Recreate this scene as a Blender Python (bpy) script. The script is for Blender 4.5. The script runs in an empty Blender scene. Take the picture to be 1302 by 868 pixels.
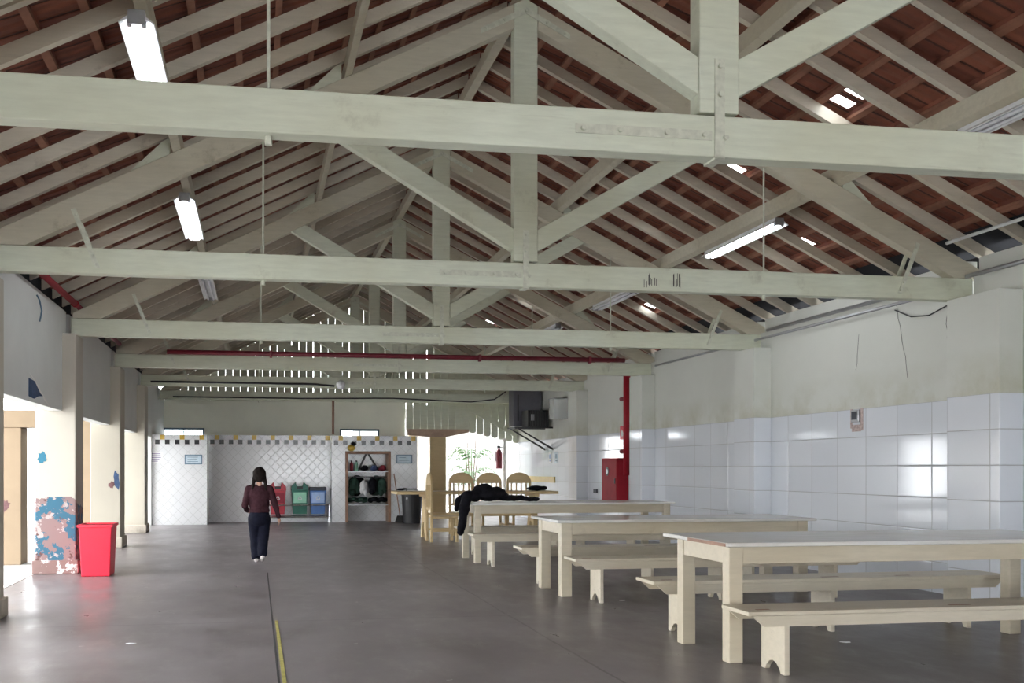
import bpy, bmesh, math, random
from mathutils import Vector, Matrix, noise
random.seed(7)
sc = bpy.context.scene
COL = sc.collection
PI = math.pi

# ------------------------------------------------------------------ camera numbers
F, CX, HY, EYE, W, H = 1250.0, 532.5, 594.7, 1.3, 1302, 868
TH = math.atan((CX - 326.0) / F)
CT, ST = math.cos(TH), math.sin(TH)

def at(px, py, Y):
    """world point seen at a pixel, on the cross-plane at distance Y down the hall"""
    u, v = (px - CX) / F, (HY - py) / F
    d = Vector((ST + u * CT, CT - u * ST, v))
    return Vector((0, 0, EYE)) + d * (Y / d.y)

# ------------------------------------------------------------------ mesh helpers
class MB:
    def __init__(self):
        self.bm = bmesh.new()
    def box(self, x0, x1, y0, y1, z0, z1):
        v = [self.bm.verts.new((x, y, z)) for z in (z0, z1) for y in (y0, y1) for x in (x0, x1)]
        for f in ((0, 2, 3, 1), (4, 5, 7, 6), (0, 1, 5, 4), (2, 6, 7, 3), (0, 4, 6, 2), (1, 3, 7, 5)):
            self.bm.faces.new([v[i] for i in f])
        return self
    def prism_y(self, pts, y0, y1):          # polygon in XZ extruded along Y
        a = [self.bm.verts.new((x, y0, z)) for x, z in pts]
        b = [self.bm.verts.new((x, y1, z)) for x, z in pts]
        return self._prism(a, b)
    def prism_x(self, pts, x0, x1):          # polygon in YZ extruded along X
        a = [self.bm.verts.new((x0, y, z)) for y, z in pts]
        b = [self.bm.verts.new((x1, y, z)) for y, z in pts]
        return self._prism(a, b)
    def prism_z(self, pts, z0, z1):
        a = [self.bm.verts.new((x, y, z0)) for x, y in pts]
        b = [self.bm.verts.new((x, y, z1)) for x, y in pts]
        return self._prism(a, b)
    def _prism(self, a, b):
        n = len(a)
        self.bm.faces.new(a); self.bm.faces.new(b[::-1])
        for i in range(n):
            self.bm.faces.new((a[i], b[i], b[(i + 1) % n], a[(i + 1) % n]))
        return self
    def tube(self, pts, r, seg=10, cap=True):
        pts = [Vector(p) for p in pts]
        rs = r if isinstance(r, (list, tuple)) else [r] * len(pts)
        rings = []; up = Vector((0, 0, 1))
        for i, p in enumerate(pts):
            t = (pts[min(i + 1, len(pts) - 1)] - pts[max(i - 1, 0)]).normalized()
            ref = up if abs(t.z) < .95 else Vector((0, 1, 0))
            s = t.cross(ref).normalized(); q = s.cross(t)
            rings.append([self.bm.verts.new(p + (s * math.cos(k * 2 * PI / seg) + q * math.sin(k * 2 * PI / seg)) * rs[i]) for k in range(seg)])
        for a, b in zip(rings, rings[1:]):
            for k in range(seg):
                self.bm.faces.new((a[k], a[(k + 1) % seg], b[(k + 1) % seg], b[k]))
        if cap:
            self.bm.faces.new(rings[0][::-1]); self.bm.faces.new(rings[-1])
        return self
    def lathe(self, c, prof, seg=20):        # prof: (radius, z)
        c = Vector(c); rings = []
        for r, z in prof:
            rings.append([self.bm.verts.new(c + Vector((r * math.cos(k * 2 * PI / seg), r * math.sin(k * 2 * PI / seg), z))) for k in range(seg)])
        for a, b in zip(rings, rings[1:]):
            for k in range(seg):
                self.bm.faces.new((a[k], a[(k + 1) % seg], b[(k + 1) % seg], b[k]))
        self.bm.faces.new(rings[0][::-1]); self.bm.faces.new(rings[-1])
        return self
    def ball(self, c, r, seg=12, rot=None):
        r = r if isinstance(r, (list, tuple)) else (r, r, r)
        m = Matrix.Translation(c) @ (rot.to_4x4() if rot else Matrix()) @ Matrix.Diagonal((*r, 1))
        bmesh.ops.create_uvsphere(self.bm, u_segments=seg, v_segments=max(6, seg * 2 // 3), radius=1, matrix=m)
        return self
    def capsule(self, a, b, ra, rb):
        a, b = Vector(a), Vector(b)
        self.tube([a, b], [ra, rb], 14); self.ball(a, ra, 14); self.ball(b, rb, 14)
        return self
    def frustum(self, x0, x1, y0, y1, z0, X0, X1, Y0, Y1, z1):
        v = [self.bm.verts.new(p) for p in ((x0, y0, z0), (x1, y0, z0), (x0, y1, z0), (x1, y1, z0), (X0, Y0, z1), (X1, Y0, z1), (X0, Y1, z1), (X1, Y1, z1))]
        for f in ((0, 2, 3, 1), (4, 5, 7, 6), (0, 1, 5, 4), (2, 6, 7, 3), (0, 4, 6, 2), (1, 3, 7, 5)):
            self.bm.faces.new([v[i] for i in f])
        return self
    def build(self, name, mat, parent=None, bevel=0, smooth=False, remesh=0, lump=0, lscale=8):
        bm = self.bm
        bmesh.ops.recalc_face_normals(bm, faces=bm.faces)
        me = bpy.data.meshes.new(name)
        bm.to_mesh(me); bm.free()
        o = bpy.data.objects.new(name, me); COL.objects.link(o)
        if remesh:
            m = o.modifiers.new('r', 'REMESH'); m.mode = 'VOXEL'; m.voxel_size = remesh
            s = o.modifiers.new('s', 'SMOOTH'); s.factor = .5; s.iterations = 5
            bpy.context.view_layer.update()
            dg = bpy.context.evaluated_depsgraph_get()
            me2 = bpy.data.meshes.new_from_object(o.evaluated_get(dg))
            o.modifiers.clear(); o.data = me2; me = me2; smooth = True
            if lump:
                for v in me.vertices:
                    v.co += v.normal * lump * (noise.noise(v.co * lscale) + .6 * abs(noise.noise(v.co * lscale * 2.3)))
        if bevel:
            b = o.modifiers.new('bev', 'BEVEL'); b.width = bevel; b.segments = 2; b.limit_method = 'ANGLE'
        if smooth:
            for p in me.polygons: p.use_smooth = True
        me.materials.clear()
        if mat: me.materials.append(mat)
        if parent: o.parent = parent
        return o

def tag(o, label=None, cat=None, group=None, kind=None):
    if label: o['label'] = label
    if cat: o['category'] = cat
    if group: o['group'] = group
    if kind: o['kind'] = kind
    return o
def root(name, loc, label, cat, group=None, rz=0, kind=None):
    o = bpy.data.objects.new(name, None); COL.objects.link(o)
    o.location = loc; o.rotation_euler = (0, 0, rz); o.empty_display_size = .1
    return tag(o, label, cat, group, kind)
def struct(mb, name, mat, parent=None, **k):
    o = mb.build(name, mat, parent, **k)
    if not parent: o['kind'] = 'structure'
    return o
def copy_tree(o, parent=None):
    c = o.copy(); COL.objects.link(c)
    if parent: c.parent = parent
    for ch in list(o.children): copy_tree(ch, c)
    return c
ORD = ['first', 'second', 'third', 'fourth', 'fifth', 'sixth', 'seventh', 'eighth', 'ninth', 'tenth', 'eleventh', 'twelfth', 'thirteenth',
       'fourteenth', 'fifteenth', 'sixteenth', 'seventeenth', 'eighteenth']

# ------------------------------------------------------------------ materials
class NT:
    def __init__(self, name):
        self.m = bpy.data.materials.new(name); self.m.use_nodes = True
        self.t = self.m.node_tree; self.n = self.t.nodes; self.b = self.n['Principled BSDF']
    def add(self, ty, **k):
        n = self.n.new(ty)
        for a, v in k.items(): setattr(n, a, v)
        return n
    def link(self, a, b): self.t.links.new(a, b)
    def math(self, op, a, b=None, c=None):
        n = self.add('ShaderNodeMath', operation=op)
        for i, v in enumerate((a, b, c)):
            if v is None: continue
            if isinstance(v, (int, float)): n.inputs[i].default_value = v
            else: self.link(v, n.inputs[i])
        return n.outputs[0]
    def mix(self, f, a, b):
        n = self.add('ShaderNodeMix', data_type='RGBA')
        for sock, v in ((n.inputs[0], f), (n.inputs[6], a), (n.inputs[7], b)):
            if isinstance(v, (int, float)): sock.default_value = v
            elif isinstance(v, tuple): sock.default_value = (*v[:3], 1)
            else: self.link(v, sock)
        return n.outputs[2]
    def coords(self):
        return self.add('ShaderNodeTexCoord').outputs['Object']
    def world(self):
        return self.add('ShaderNodeNewGeometry').outputs['Position']
    def sep(self, v):
        n = self.add('ShaderNodeSeparateXYZ'); self.link(v, n.inputs[0]); return n.outputs
    def noise(self, v, scale, detail=4, rough=.6, stretch=None):
        if stretch:
            mp = self.add('ShaderNodeMapping'); mp.inputs['Scale'].default_value = stretch; self.link(v, mp.inputs[0]); v = mp.outputs[0]
        n = self.add('ShaderNodeTexNoise'); n.inputs['Scale'].default_value = scale; n.inputs['Detail'].default_value = detail
        n.inputs['Roughness'].default_value = rough; self.link(v, n.inputs['Vector']); return n.outputs[0]
    def ramp(self, f, lo, hi):
        n = self.add('ShaderNodeMapRange'); n.inputs[1].default_value = lo; n.inputs[2].default_value = hi; self.link(f, n.inputs[0]); return n.outputs[0]
    def bump(self, h, strength=.3, dist=.01):
        n = self.add('ShaderNodeBump'); n.inputs['Strength'].default_value = strength; n.inputs['Distance'].default_value = dist
        self.link(h, n.inputs['Height']); self.link(n.outputs[0], self.b.inputs['Normal'])
    def color(self, c):
        if isinstance(c, tuple): self.b.inputs['Base Color'].default_value = (*c, 1)
        else: self.link(c, self.b.inputs['Base Color'])
    def set(self, rough=None, metal=None, spec=None):
        if rough is not None: self.b.inputs['Roughness'].default_value = rough
        if metal is not None: self.b.inputs['Metallic'].default_value = metal
        if spec is not None: self.b.inputs['Specular IOR Level'].default_value = spec

def plain(name, c, rough=.6, metal=0, var=.12, scale=6, spec=.5):
    t = NT(name); w = t.noise(t.coords(), scale)
    dark = tuple(x * (1 - var) for x in c); light = tuple(min(1, x * (1 + var)) for x in c)
    t.color(t.mix(t.ramp(w, .3, .7), dark, light)); t.set(rough, metal, spec)
    return t.m
def painted_wood(name, c, stain=(.20, .17, .12), amount=.5, rough=.55, grime=.5):
    t = NT(name); p = t.coords(); w = t.world()
    g = t.noise(p, 3, 5, .65, (1.2, 6, 9)); base = t.mix(t.ramp(g, .3, .75), tuple(x * .88 for x in c), tuple(min(1, x * 1.06) for x in c))
    old = tuple(x * k for x, k in zip(c, (.80, .74, .62)))                       # yellowed older paint in large patches
    base = t.mix(t.math('MULTIPLY', t.ramp(t.noise(w, .55, 4, .6), .42, .66), grime), base, old)
    streak = t.ramp(t.noise(p, 1.6, 7, .75, (.6, 5, 11)), .60, .74)               # fine dark grain lines where paint has worn
    base = t.mix(t.math('MULTIPLY', streak, .35 * amount + .1), base, stain)
    s = t.noise(w, 2.2, 8, .72); m = t.math('MULTIPLY', t.ramp(s, .60, .78), amount)
    t.color(t.mix(m, base, stain)); t.set(rough); t.bump(g, .2, .004)
    return t.m
def emit(name, c, s):
    t = NT(name); t.color((.9, .9, .9)); t.b.inputs['Emission Color'].default_value = (*c, 1); t.b.inputs['Emission Strength'].default_value = s
    return t.m

M = {}
M['beam'] = painted_wood('cream_paint_on_timber', (.655, .69, .565))
M['rafter'] = painted_wood('cream_paint_on_rafters', (.62, .57, .47), amount=.8)
M['rafter_old'] = painted_wood('yellowed_paint_on_timber', (.58, .545, .435), amount=.7)
M['batten'] = plain('red_brown_batten', (.27, .12, .075), .8, var=.35, scale=3)
M['iron_cream'] = plain('painted_iron', (.58, .595, .49), .45, var=.15, scale=20)
M['table'] = painted_wood('cream_gloss_table_paint', (.58, .52, .405), (.12, .08, .06), .35, .32)
M['tabletop'] = painted_wood('pale_worn_tabletop', (.70, .70, .68), (.18, .13, .10), .25, .2)
M['bench'] = painted_wood('cream_bench_paint', (.62, .565, .455), (.10, .07, .05), .6, .4)
M['pine'] = painted_wood('varnished_pine', (.66, .50, .27), (.30, .18, .08), .4, .4)
M['red_paint'] = plain('red_gloss_paint', (.36, .016, .03), .6, var=.1, spec=.25)
M['dark_red'] = plain('dark_red_pipe', (.20, .02, .035), .45)
M['black'] = plain('black_plastic', (.018, .018, .02), .45)
M['black_metal'] = plain('black_metal', (.025, .025, .027), .4)
M['felt'] = plain('black_felt', (.012, .013, .018), .8)
M['grey_metal'] = plain('grey_metal', (.42, .43, .45), .35, .7)
M['white_metal'] = plain('white_enamel', (.78, .79, .80), .35)
M['steel'] = plain('bright_steel', (.65, .66, .68), .25, .9)
M['white'] = plain('white_plaster', (.82, .81, .77), .8, var=.05)
M['paper'] = plain('white_paper', (.80, .80, .82), .7, var=.04)
M['ink'] = plain('violet_ink', (.22, .17, .36), .7)
M['frame_blue'] = plain('blue_grey_frame', (.10, .19, .27), .5)
M['sign_blue'] = plain('pale_blue_sign', (.55, .66, .74), .5)
M['brown'] = plain('brown_door_wood', (.30, .17, .115), .55, var=.25)
M['tube_on'] = emit('lit_tube', (.93, .96, 1.0), 12)
M['tube_off'] = plain('unlit_tube', (.80, .80, .84), .3)
M['skin'] = plain('skin', (.56, .33, .24), .55, var=.06)
M['hair'] = plain('black_hair', (.014, .010, .009), .8, var=.3, scale=40, spec=.12)
M['maroon'] = plain('dark_maroon_knit', (.050, .020, .026), .85, var=.25, scale=25, spec=.12)
M['navy'] = plain('dark_navy_trousers', (.009, .010, .020), .85, var=.25, scale=20, spec=.12)
M['shoe'] = plain('white_trainers', (.80, .76, .74), .6)
M['black_cloth'] = plain('black_jacket_cloth', (.007, .007, .010), .85, var=.35, scale=20, spec=.12)
M['yellow'] = plain('ochre_yellow_tile', (.60, .40, .06), .3, var=.1)
M['dark_tile'] = plain('black_tile', (.035, .035, .040), .2, var=.1)
M['green_cloth'] = plain('dark_green_cloth', (.02, .055, .04), .85, var=.3)
M['white_cloth'] = plain('white_cloth', (.62, .62, .64), .85)
M['blue_cloth'] = plain('blue_cap_cloth', (.06, .10, .24), .8)
M['red_cloth'] = plain('dark_red_cloth', (.28, .03, .05), .8)
M['leaf'] = plain('green_leaf', (.07, .17, .055), .5, var=.35, scale=4)
M['stem'] = plain('brown_stem', (.09, .06, .04), .8)
M['concrete'] = plain('pale_courtyard_concrete', (.52, .51, .50), .85, var=.12, scale=2)
M['out_white'] = plain('greyed_outdoor_white', (.55, .54, .52), .8, var=.05)
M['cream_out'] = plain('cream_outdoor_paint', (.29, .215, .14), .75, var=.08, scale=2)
M['green_bin'] = plain('green_bin_plastic', (.015, .12, .085), .4)
M['blue_bin'] = plain('blue_bin_plastic', (.07, .17, .42), .4)
M['dark_lid'] = plain('dark_lid_plastic', (.03, .035, .05), .45)
M['red_bin'] = plain('red_bin_plastic', (.45, .035, .055), .4)
M['crimson'] = plain('bright_red_bin_plastic', (.80, .02, .055), .38, var=.05)
M['mint'] = plain('mint_bin_label', (.30, .60, .45), .5)
M['sky_label'] = plain('pale_blue_bin_label', (.36, .50, .76), .5)
M['terracotta'] = plain('terracotta_pot', (.40, .17, .09), .8)
M['tape'] = plain('yellowed_tape', (.40, .36, .10), .6, var=.3, scale=14)
M['joint'] = plain('dark_joint', (.03, .028, .027), .9)
M['paint_blue'] = plain('turquoise_paint_patch', (.025, .17, .26), .7)
M['paint_navy'] = plain('dark_blue_paint_patch', (.04, .08, .17), .7, var=.3, scale=20)
M['paint_rose'] = plain('rose_paint_patch', (.17, .085, .085), .8, var=.4, scale=18)
M['stain'] = plain('pale_bare_plaster', (.52, .42, .40), .9, var=.35, scale=30)

t = NT('clear_glass'); t.color((.95, .97, .98)); t.set(.05); t.b.inputs['Transmission Weight'].default_value = 1; t.b.inputs['IOR'].default_value = 1.05; M['glass'] = t.m
t = NT('clear_plastic_box'); t.color((.9, .93, .93)); t.set(.12); t.b.inputs['Alpha'].default_value = .35; M['acrylic'] = t.m

# floor: worn grey-brown cement with joints
t = NT('worn_dark_cement'); p = t.coords()
a = t.noise(p, .55, 6, .65); b = t.noise(p, 3.2, 8, .7, (1, .5, 1)); c = t.noise(p, 26, 4, .6)
col = t.mix(t.ramp(a, .32, .68), (.135, .116, .116), (.24, .216, .223))
col = t.mix(t.math('MULTIPLY', t.ramp(b, .45, .75), .55), col, (.31, .285, .291))
col = t.mix(t.math('MULTIPLY', t.ramp(c, .62, .8), .3), col, (.10, .085, .083))
x, y, z = t.sep(p)
jl = t.math('LESS_THAN', t.math('ABSOLUTE', t.math('SUBTRACT', t.math('ADD', x, t.math('MULTIPLY', t.noise(p, 1.5), .05)), 2.22)), .010)
jx = t.math('LESS_THAN', t.math('ABSOLUTE', t.math('SUBTRACT', y, 8.42)), .008)
jl = t.math('MAXIMUM', jl, jx)
col = t.mix(t.math('MULTIPLY', jl, .6), col, (.055, .05, .046))
sp = t.math('GREATER_THAN', t.noise(p, 9, 3, .5), .735)
col = t.mix(t.math('MULTIPLY', sp, .5), col, (.5, .48, .48))
sc2 = t.ramp(t.noise(p, 1.4, 9, .78, (1, .35, 1)), .56, .72); col = t.mix(t.math('MULTIPLY', sc2, .35), col, (.36, .33, .33))
table_shade = t.ramp(t.math('ADD', x, t.math('MULTIPLY', t.noise(p, .8, 3), 1.6)), 2.2, 4.6); col = t.mix(t.math('MULTIPLY', table_shade, .55), col, (.085, .07, .066))   # shade on the table side, painted into the floor colour
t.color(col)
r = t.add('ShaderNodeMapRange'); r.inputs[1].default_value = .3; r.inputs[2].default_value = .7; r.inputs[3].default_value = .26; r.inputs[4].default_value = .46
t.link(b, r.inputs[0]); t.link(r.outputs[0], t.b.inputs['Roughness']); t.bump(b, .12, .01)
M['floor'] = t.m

def plaster(name, c, dirt, dz0=0, dz1=.5, amount=.5):
    t = NT(name); p = t.world(); x, y, z = t.sep(p)
    a = t.noise(p, 1.3, 6, .6); col = t.mix(t.ramp(a, .3, .7), tuple(v * .95 for v in c), tuple(min(1, v * 1.04) for v in c))
    h = t.ramp(z, dz1, dz0); n = t.ramp(t.noise(p, 2.1, 8, .7), .38, .68)
    col = t.mix(t.math('MULTIPLY', t.math('MULTIPLY', h, n), amount), col, dirt)
    s = t.ramp(t.noise(p, 5, 6, .7, (1, 1, .25)), .66, .8)
    col = t.mix(t.math('MULTIPLY', s, .15), col, dirt)
    t.color(col); t.set(.8); t.bump(a, .1, .01)
    return t
M['left_wall'] = plaster('grey_white_plaster', (.70, .72, .69), (.45, .45, .42)).m
M['pillar'] = plaster('cream_pillar_plaster', (.52, .485, .405), (.38, .30, .22), .0, .35, .8).m
M['upper_wall'] = plaster('cream_back_plaster', (.85, .85, .74), (.45, .42, .30)).m

# right wall: large glazed white tiles below, cream plaster above
def tiled(name, upper, top=1.995):
    t = NT(name); p = t.world(); x, y, z = t.sep(p)
    nx, ny, nz = t.sep(t.add('ShaderNodeNewGeometry').outputs['True Normal'])
    side = t.math('GREATER_THAN', t.math('ABSOLUTE', nx), .5)
    u = t.math('ADD', t.math('MULTIPLY', y, side), t.math('MULTIPLY', x, t.math('SUBTRACT', 1, side)))
    fu = t.math('FRACT', t.math('DIVIDE', t.math('ADD', u, 100 * .566 - 9.31), .566))
    fz = t.math('FRACT', t.math('DIVIDE', t.math('ADD', z, 10 * .335 - top), .335))
    du = t.math('MULTIPLY', t.math('MINIMUM', fu, t.math('SUBTRACT', 1, fu)), .566)
    dz = t.math('MULTIPLY', t.math('MINIMUM', fz, t.math('SUBTRACT', 1, fz)), .335)
    d = t.math('MINIMUM', du, dz)
    line = t.math('LESS_THAN', d, .0042)
    wn = t.add('ShaderNodeTexWhiteNoise', noise_dimensions='2D'); cv = t.add('ShaderNodeCombineXYZ')
    t.link(t.math('FLOOR', t.math('DIVIDE', t.math('ADD', u, 100 * .566 - 9.31), .566)), cv.inputs[0]); t.link(t.math('FLOOR', t.math('DIVIDE', t.math('ADD', z, 10 * .335 - top), .335)), cv.inputs[1])
    t.link(cv.outputs[0], wn.inputs['Vector'])
    tc = t.mix(wn.outputs[0], (.69, .725, .78), (.75, .78, .83))
    tc = t.mix(t.math('MULTIPLY', line, .7), tc, (.28, .28, .28))
    a = t.noise(p, 1.1, 6, .62); up = t.mix(t.ramp(a, .3, .7), tuple(v * .94 for v in upper), upper)
    band = t.math('MULTIPLY', t.ramp(z, 2.45, 2.0), t.ramp(t.noise(p, 1.6, 7, .65), .38, .66))
    up = t.mix(t.math('MULTIPLY', band, .8), up, (.43, .42, .30))
    is_t = t.math('LESS_THAN', z, top)
    t.color(t.mix(is_t, up, tc))
    rr = t.math('SUBTRACT', .75, t.math('MULTIPLY', is_t, .66)); rr = t.math('ADD', rr, t.math('MULTIPLY', t.math('MULTIPLY', line, is_t), .5))
    t.link(rr, t.b.inputs['Roughness'])
    edge = t.math('MULTIPLY', is_t, t.ramp(d, 0, .012)); wav = t.math('MULTIPLY', t.noise(p, 2.2, 2), .35)
    t.bump(t.math('ADD', edge, t.math('MULTIPLY', wav, is_t)), .25, .006)
    return t.m
M['tiled'] = tiled('white_glazed_wall_tile', (.65, .665, .615))

# small square tiles laid on the diagonal (partition)
t = NT('diagonal_white_tile'); p = t.world(); x, y, z = t.sep(p)
def frac_line(e, s):
    f = t.math('FRACT', t.math('DIVIDE', t.math('ADD', e, 100), s)); return t.math('MULTIPLY', t.math('MINIMUM', f, t.math('SUBTRACT', 1, f)), s)
d = t.math('MINIMUM', frac_line(t.math('ADD', x, z), .222), frac_line(t.math('SUBTRACT', x, z), .222))
line = t.math('LESS_THAN', d, .006)
w = t.noise(p, 1.2, 4)
tc = t.mix(t.ramp(w, .3, .7), (.74, .76, .78), (.80, .81, .83))
t.color(t.mix(t.math('MULTIPLY', line, .38), tc, (.33, .34, .33))); t.set(.14)
t.bump(t.math('ADD', t.ramp(d, 0, .015), t.math('MULTIPLY', t.noise(p, 5, 2), .5)), .25, .005)
M['diag'] = t.m

# underside of the clay roof tiles: UV = (tiles along the hall, courses down the slope)
t = NT('clay_roof_tile'); uv = t.add('ShaderNodeUVMap').outputs[0]; u, v, _ = t.sep(uv)
cv = t.add('ShaderNodeCombineXYZ'); t.link(t.math('FLOOR', u), cv.inputs[0]); t.link(t.math('FLOOR', v), cv.inputs[1])
wn = t.add('ShaderNodeTexWhiteNoise', noise_dimensions='2D'); t.link(cv.outputs[0], wn.inputs['Vector'])
p = t.coords(); n = t.noise(p, 2.5, 7, .7)
col = t.mix(wn.outputs[0], (.17, .050, .032), (.29, .100, .060))
col = t.mix(t.math('MULTIPLY', t.ramp(n, .45, .75), .65), col, (.10, .04, .03))
f = t.math('FRACT', u); e = t.math('MINIMUM', f, t.math('SUBTRACT', 1, f))
col = t.mix(t.math('MULTIPLY', t.math('LESS_THAN', e, .05), .7), col, (.03, .018, .015))
t.color(col); t.set(.85)
rib = t.math('ADD', t.math('SINE', t.math('MULTIPLY', u, 4 * PI)), t.math('MULTIPLY', t.ramp(e, 0, .08), 1.5)); t.bump(rib, .5, .02)
M['clay'] = t.m

# peeling painted pillar
t = plaster('peeling_pillar_plaster', (.50, .465, .40), (.38, .30, .22), .0, .35, .6); p = t.world(); x, y, z = t.sep(p)
base = t.b.inputs['Base Color'].links[0].from_socket
m1 = t.math('GREATER_THAN', t.math('ADD', t.math('MULTIPLY', t.noise(p, 2.6, 5, .6), 1.0), t.ramp(z, 1.25, .45)), .93)
lo = t.math('MULTIPLY', m1, t.math('LESS_THAN', z, .95))
n2 = t.noise(p, 5.5, 5, .62); c1 = t.mix(t.math('GREATER_THAN', n2, .53), (.25, .17, .165), (.035, .13, .20))
c1 = t.mix(t.math('GREATER_THAN', t.noise(p, 7, 6, .7), .57), c1, (.42, .37, .355))
c1 = t.mix(t.math('GREATER_THAN', t.noise(p, 9, 6, .7), .62), c1, (.12, .06, .055))
t.color(t.mix(lo, base, c1)); M['peel'] = t.m
t = NT('broken_plinth'); p = t.world(); n = t.noise(p, 7, 6, .7)
t.color(t.mix(t.math('GREATER_THAN', n, .54), (.24, .16, .145), (.62, .60, .58))); t.set(.9); t.bump(n, .5, .02); M['plinth_peel'] = t.m
t = plaster('scuffed_dark_plinth', (.62, .56, .47), (.12, .10, .08), .0, .3, .9); M['plinth'] = t.m

# ------------------------------------------------------------------ roof geometry numbers
KX, ZT, TIEH, MS = 2.44, 2.96, .22, .5       # ridge x, underside of ties, tie depth, slope
TY = [4.98, 8.80, 12.95, 16.85, 20.50, 24.60]  # truss positions down the hall
def zu(d): return 5.606 - .5 * d               # top of the principal rafters
def zl(d): return 5.383 - .503 * d             # their underside
def rb(d): return zu(d) + .160                 # underside of common rafters
Y0, Y1, Y2 = -9.0, 25.9, 26.4

# ------------------------------------------------------------------ setting: floor, walls, pillars
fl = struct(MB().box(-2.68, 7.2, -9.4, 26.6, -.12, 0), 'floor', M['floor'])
MB().box(.128, .142, 6.0, 12.35, 0, .0015).build('joint', M['joint'], fl)
yard = struct(MB().box(-16, -2.68, -14, 34, -.16, -.04).box(-2.68, 16, 26.6, 34, -.16, -.04), 'ground', M['concrete'])
tag(MB().box(-.012, .012, -1.25, 1.25, 0, .003).build('floor_tape', M['tape']), 'narrow yellowed tape strip stuck along the long floor joint', 'tape').location = (.168, 7.2, 0)

TIEY = .065
notch = [(y - .10, y + .10) for y in TY]
def hall_wall(x0, x1, zlow, ztop, yend, holes=()):
    mb = MB(); y = Y0
    for a, b in notch:
        if a > yend: break
        mb.box(x0, x1, y, a, zlow, ztop); mb.box(x0, x1, a, b, zlow, ZT - .004); y = b
    mb.box(x0, x1, y, yend, zlow, ztop)
    return mb
wr = hall_wall(7.0, 7.2, 0, 3.19, 26.0)
for a_, b_ in zip([Y0] + [q[1] for q in notch], [q[0] for q in notch] + [26.0]): wr.box(7.06, 7.2, a_, b_, 3.19, 3.385)
wr = struct(wr, 'wall_right', M['tiled'])
wl = struct(hall_wall(-2.52, -2.35, 2.0, 3.25, 26.0), 'wall_left', M['left_wall'])
struct(MB().box(-2.6, .2, -9.25, -9.02, 0, 5.4).box(6.6, 7.2, -9.25, -9.02, 0, 5.4).box(.2, 6.6, -9.25, -9.02, 2.7, 5.4), 'wall_rear', M['left_wall'])
MB().box(-2.52, -2.35, 22.95, 26.0, 0, 1.998).build('wall_left_end', M['left_wall'], wl)
# cracks in the plaster on the right wall
ck = MB()
for pts in ([(1140, 388), (1142, 405), (1146, 425), (1149, 445), (1152, 462), (1154, 480)], [(1205, 385), (1203, 412), (1204, 430)], [(1092, 425), (1090, 452), (1088, 470)]):
    P = []
    for px, py in pts:
        u, v = (px - CX) / F, (HY - py) / F; d = Vector((ST + u * CT, CT - u * ST, v)); P.append(Vector((0, 0, EYE)) + d * (6.998 / d.x))
    ck.tube([c_ for a_, b_ in zip(P, P[1:]) for c_ in (a_, (a_ + b_) / 2 + Vector((0, random.uniform(-.015, .015), 0)))] + [P[-1]], .002, 5)
ck.build('crack', M['joint'], wr)

LP = [(4.60, 'left'), (8.86, 'l'), (12.88, 'l'), (16.90, 'l'), (20.48, 'l')]
pl_names = ['cream pillar on the courtyard side carrying the first roof truss', 'grey-edged cream pillar at the edge of the photo, nearest courtyard opening',
            'cream pillar with peeling turquoise and rose paint behind the red bin', 'slimmer looking cream pillar with a dark mural patch, just beyond the red bin',
            'cream pillar on the courtyard side beside the white tiled block']
LP += [(.5, ''), (-3.6, ''), (-7.7, '')]; pl_names += ['unseen'] * 3
for i, (yc, _) in enumerate(LP):
    pr = root('pillar', (-2.43, yc, 0), pl_names[i], 'pillar', 'courtyard side pillars', kind='structure')
    mp = M['peel'] if i == 2 else M['pillar']
    if i > 4:
        for k_ in ('label', 'category', 'group'): del pr[k_]
    MB().box(-.24, .24, -.27, .27, 0, ZT - .004).build('shaft', mp, pr, bevel=.015)
    MB().box(-.27, .27, -.30, .30, 0, .17).build('plinth', M['plinth_peel'] if i == 2 else M['plinth'], pr, bevel=.012)
RP = [4.6, 8.42, 12.88, 16.88, 20.47]
for i, yc in enumerate(RP):
    pr = MB().box(6.75, 7.0, yc - .30 - (.06 if i == 1 else 0), yc + .28 + (.06 if i == 1 else 0), 0, ZT - .004).build('pillar', M['tiled'], bevel=.004)
    tag(pr, ['half tiled wall pillar carrying the first roof truss', 'half tiled wall pillar under the second truss, closest to the front table',
             'half tiled wall pillar under the third roof truss', 'half tiled wall pillar just before the red hose cabinet',
             'half tiled wall pillar between hose cabinet and condenser'][i], 'pillar', 'pillars along the tiled wall', 'structure')

# paint patches on pillars and lintel
def splat(name, mat, c, r, axis, parent, seed, n=18):
    rnd = random.Random(seed); mb = MB(); pts = []
    for k in range(n):
        a = k * 2 * PI / n; rr = rnd.uniform(.65, 1.15); pts.append((math.cos(a) * r[0] * rr, math.sin(a) * r[1] * rr))
    if axis == 'y': mb.prism_y([(c[0] + a, c[2] + b) for a, b in pts], c[1] - .002, c[1] + .004)
    else: mb.prism_x([(c[1] + a, c[2] + b) for a, b in pts], c[0] - .004, c[0] + .003)
    o = mb.build(name, mat); o.parent = parent
    o.matrix_parent_inverse = Matrix.Translation(-parent.location)
    return o
pil = [o for o in bpy.data.objects if o.name.startswith('pillar') and o.type == 'EMPTY']
splat('paint_patch', M['paint_blue'], (-2.585, 12.608, 1.43), (.055, .08), 'y', pil[2], 3)
splat('paint_patch', M['paint_navy'], (-2.25, 16.628, 1.10), (.05, .17), 'y', pil[3], 4)
splat('paint_patch', M['paint_rose'], (-2.33, 16.627, 1.02), (.05, .06), 'y', pil[3], 5)
mural = root('wall_mural', (-2.349, 11.5, 2.2), 'small blue and white painted bird fragment above the courtyard opening', 'mural')
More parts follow.
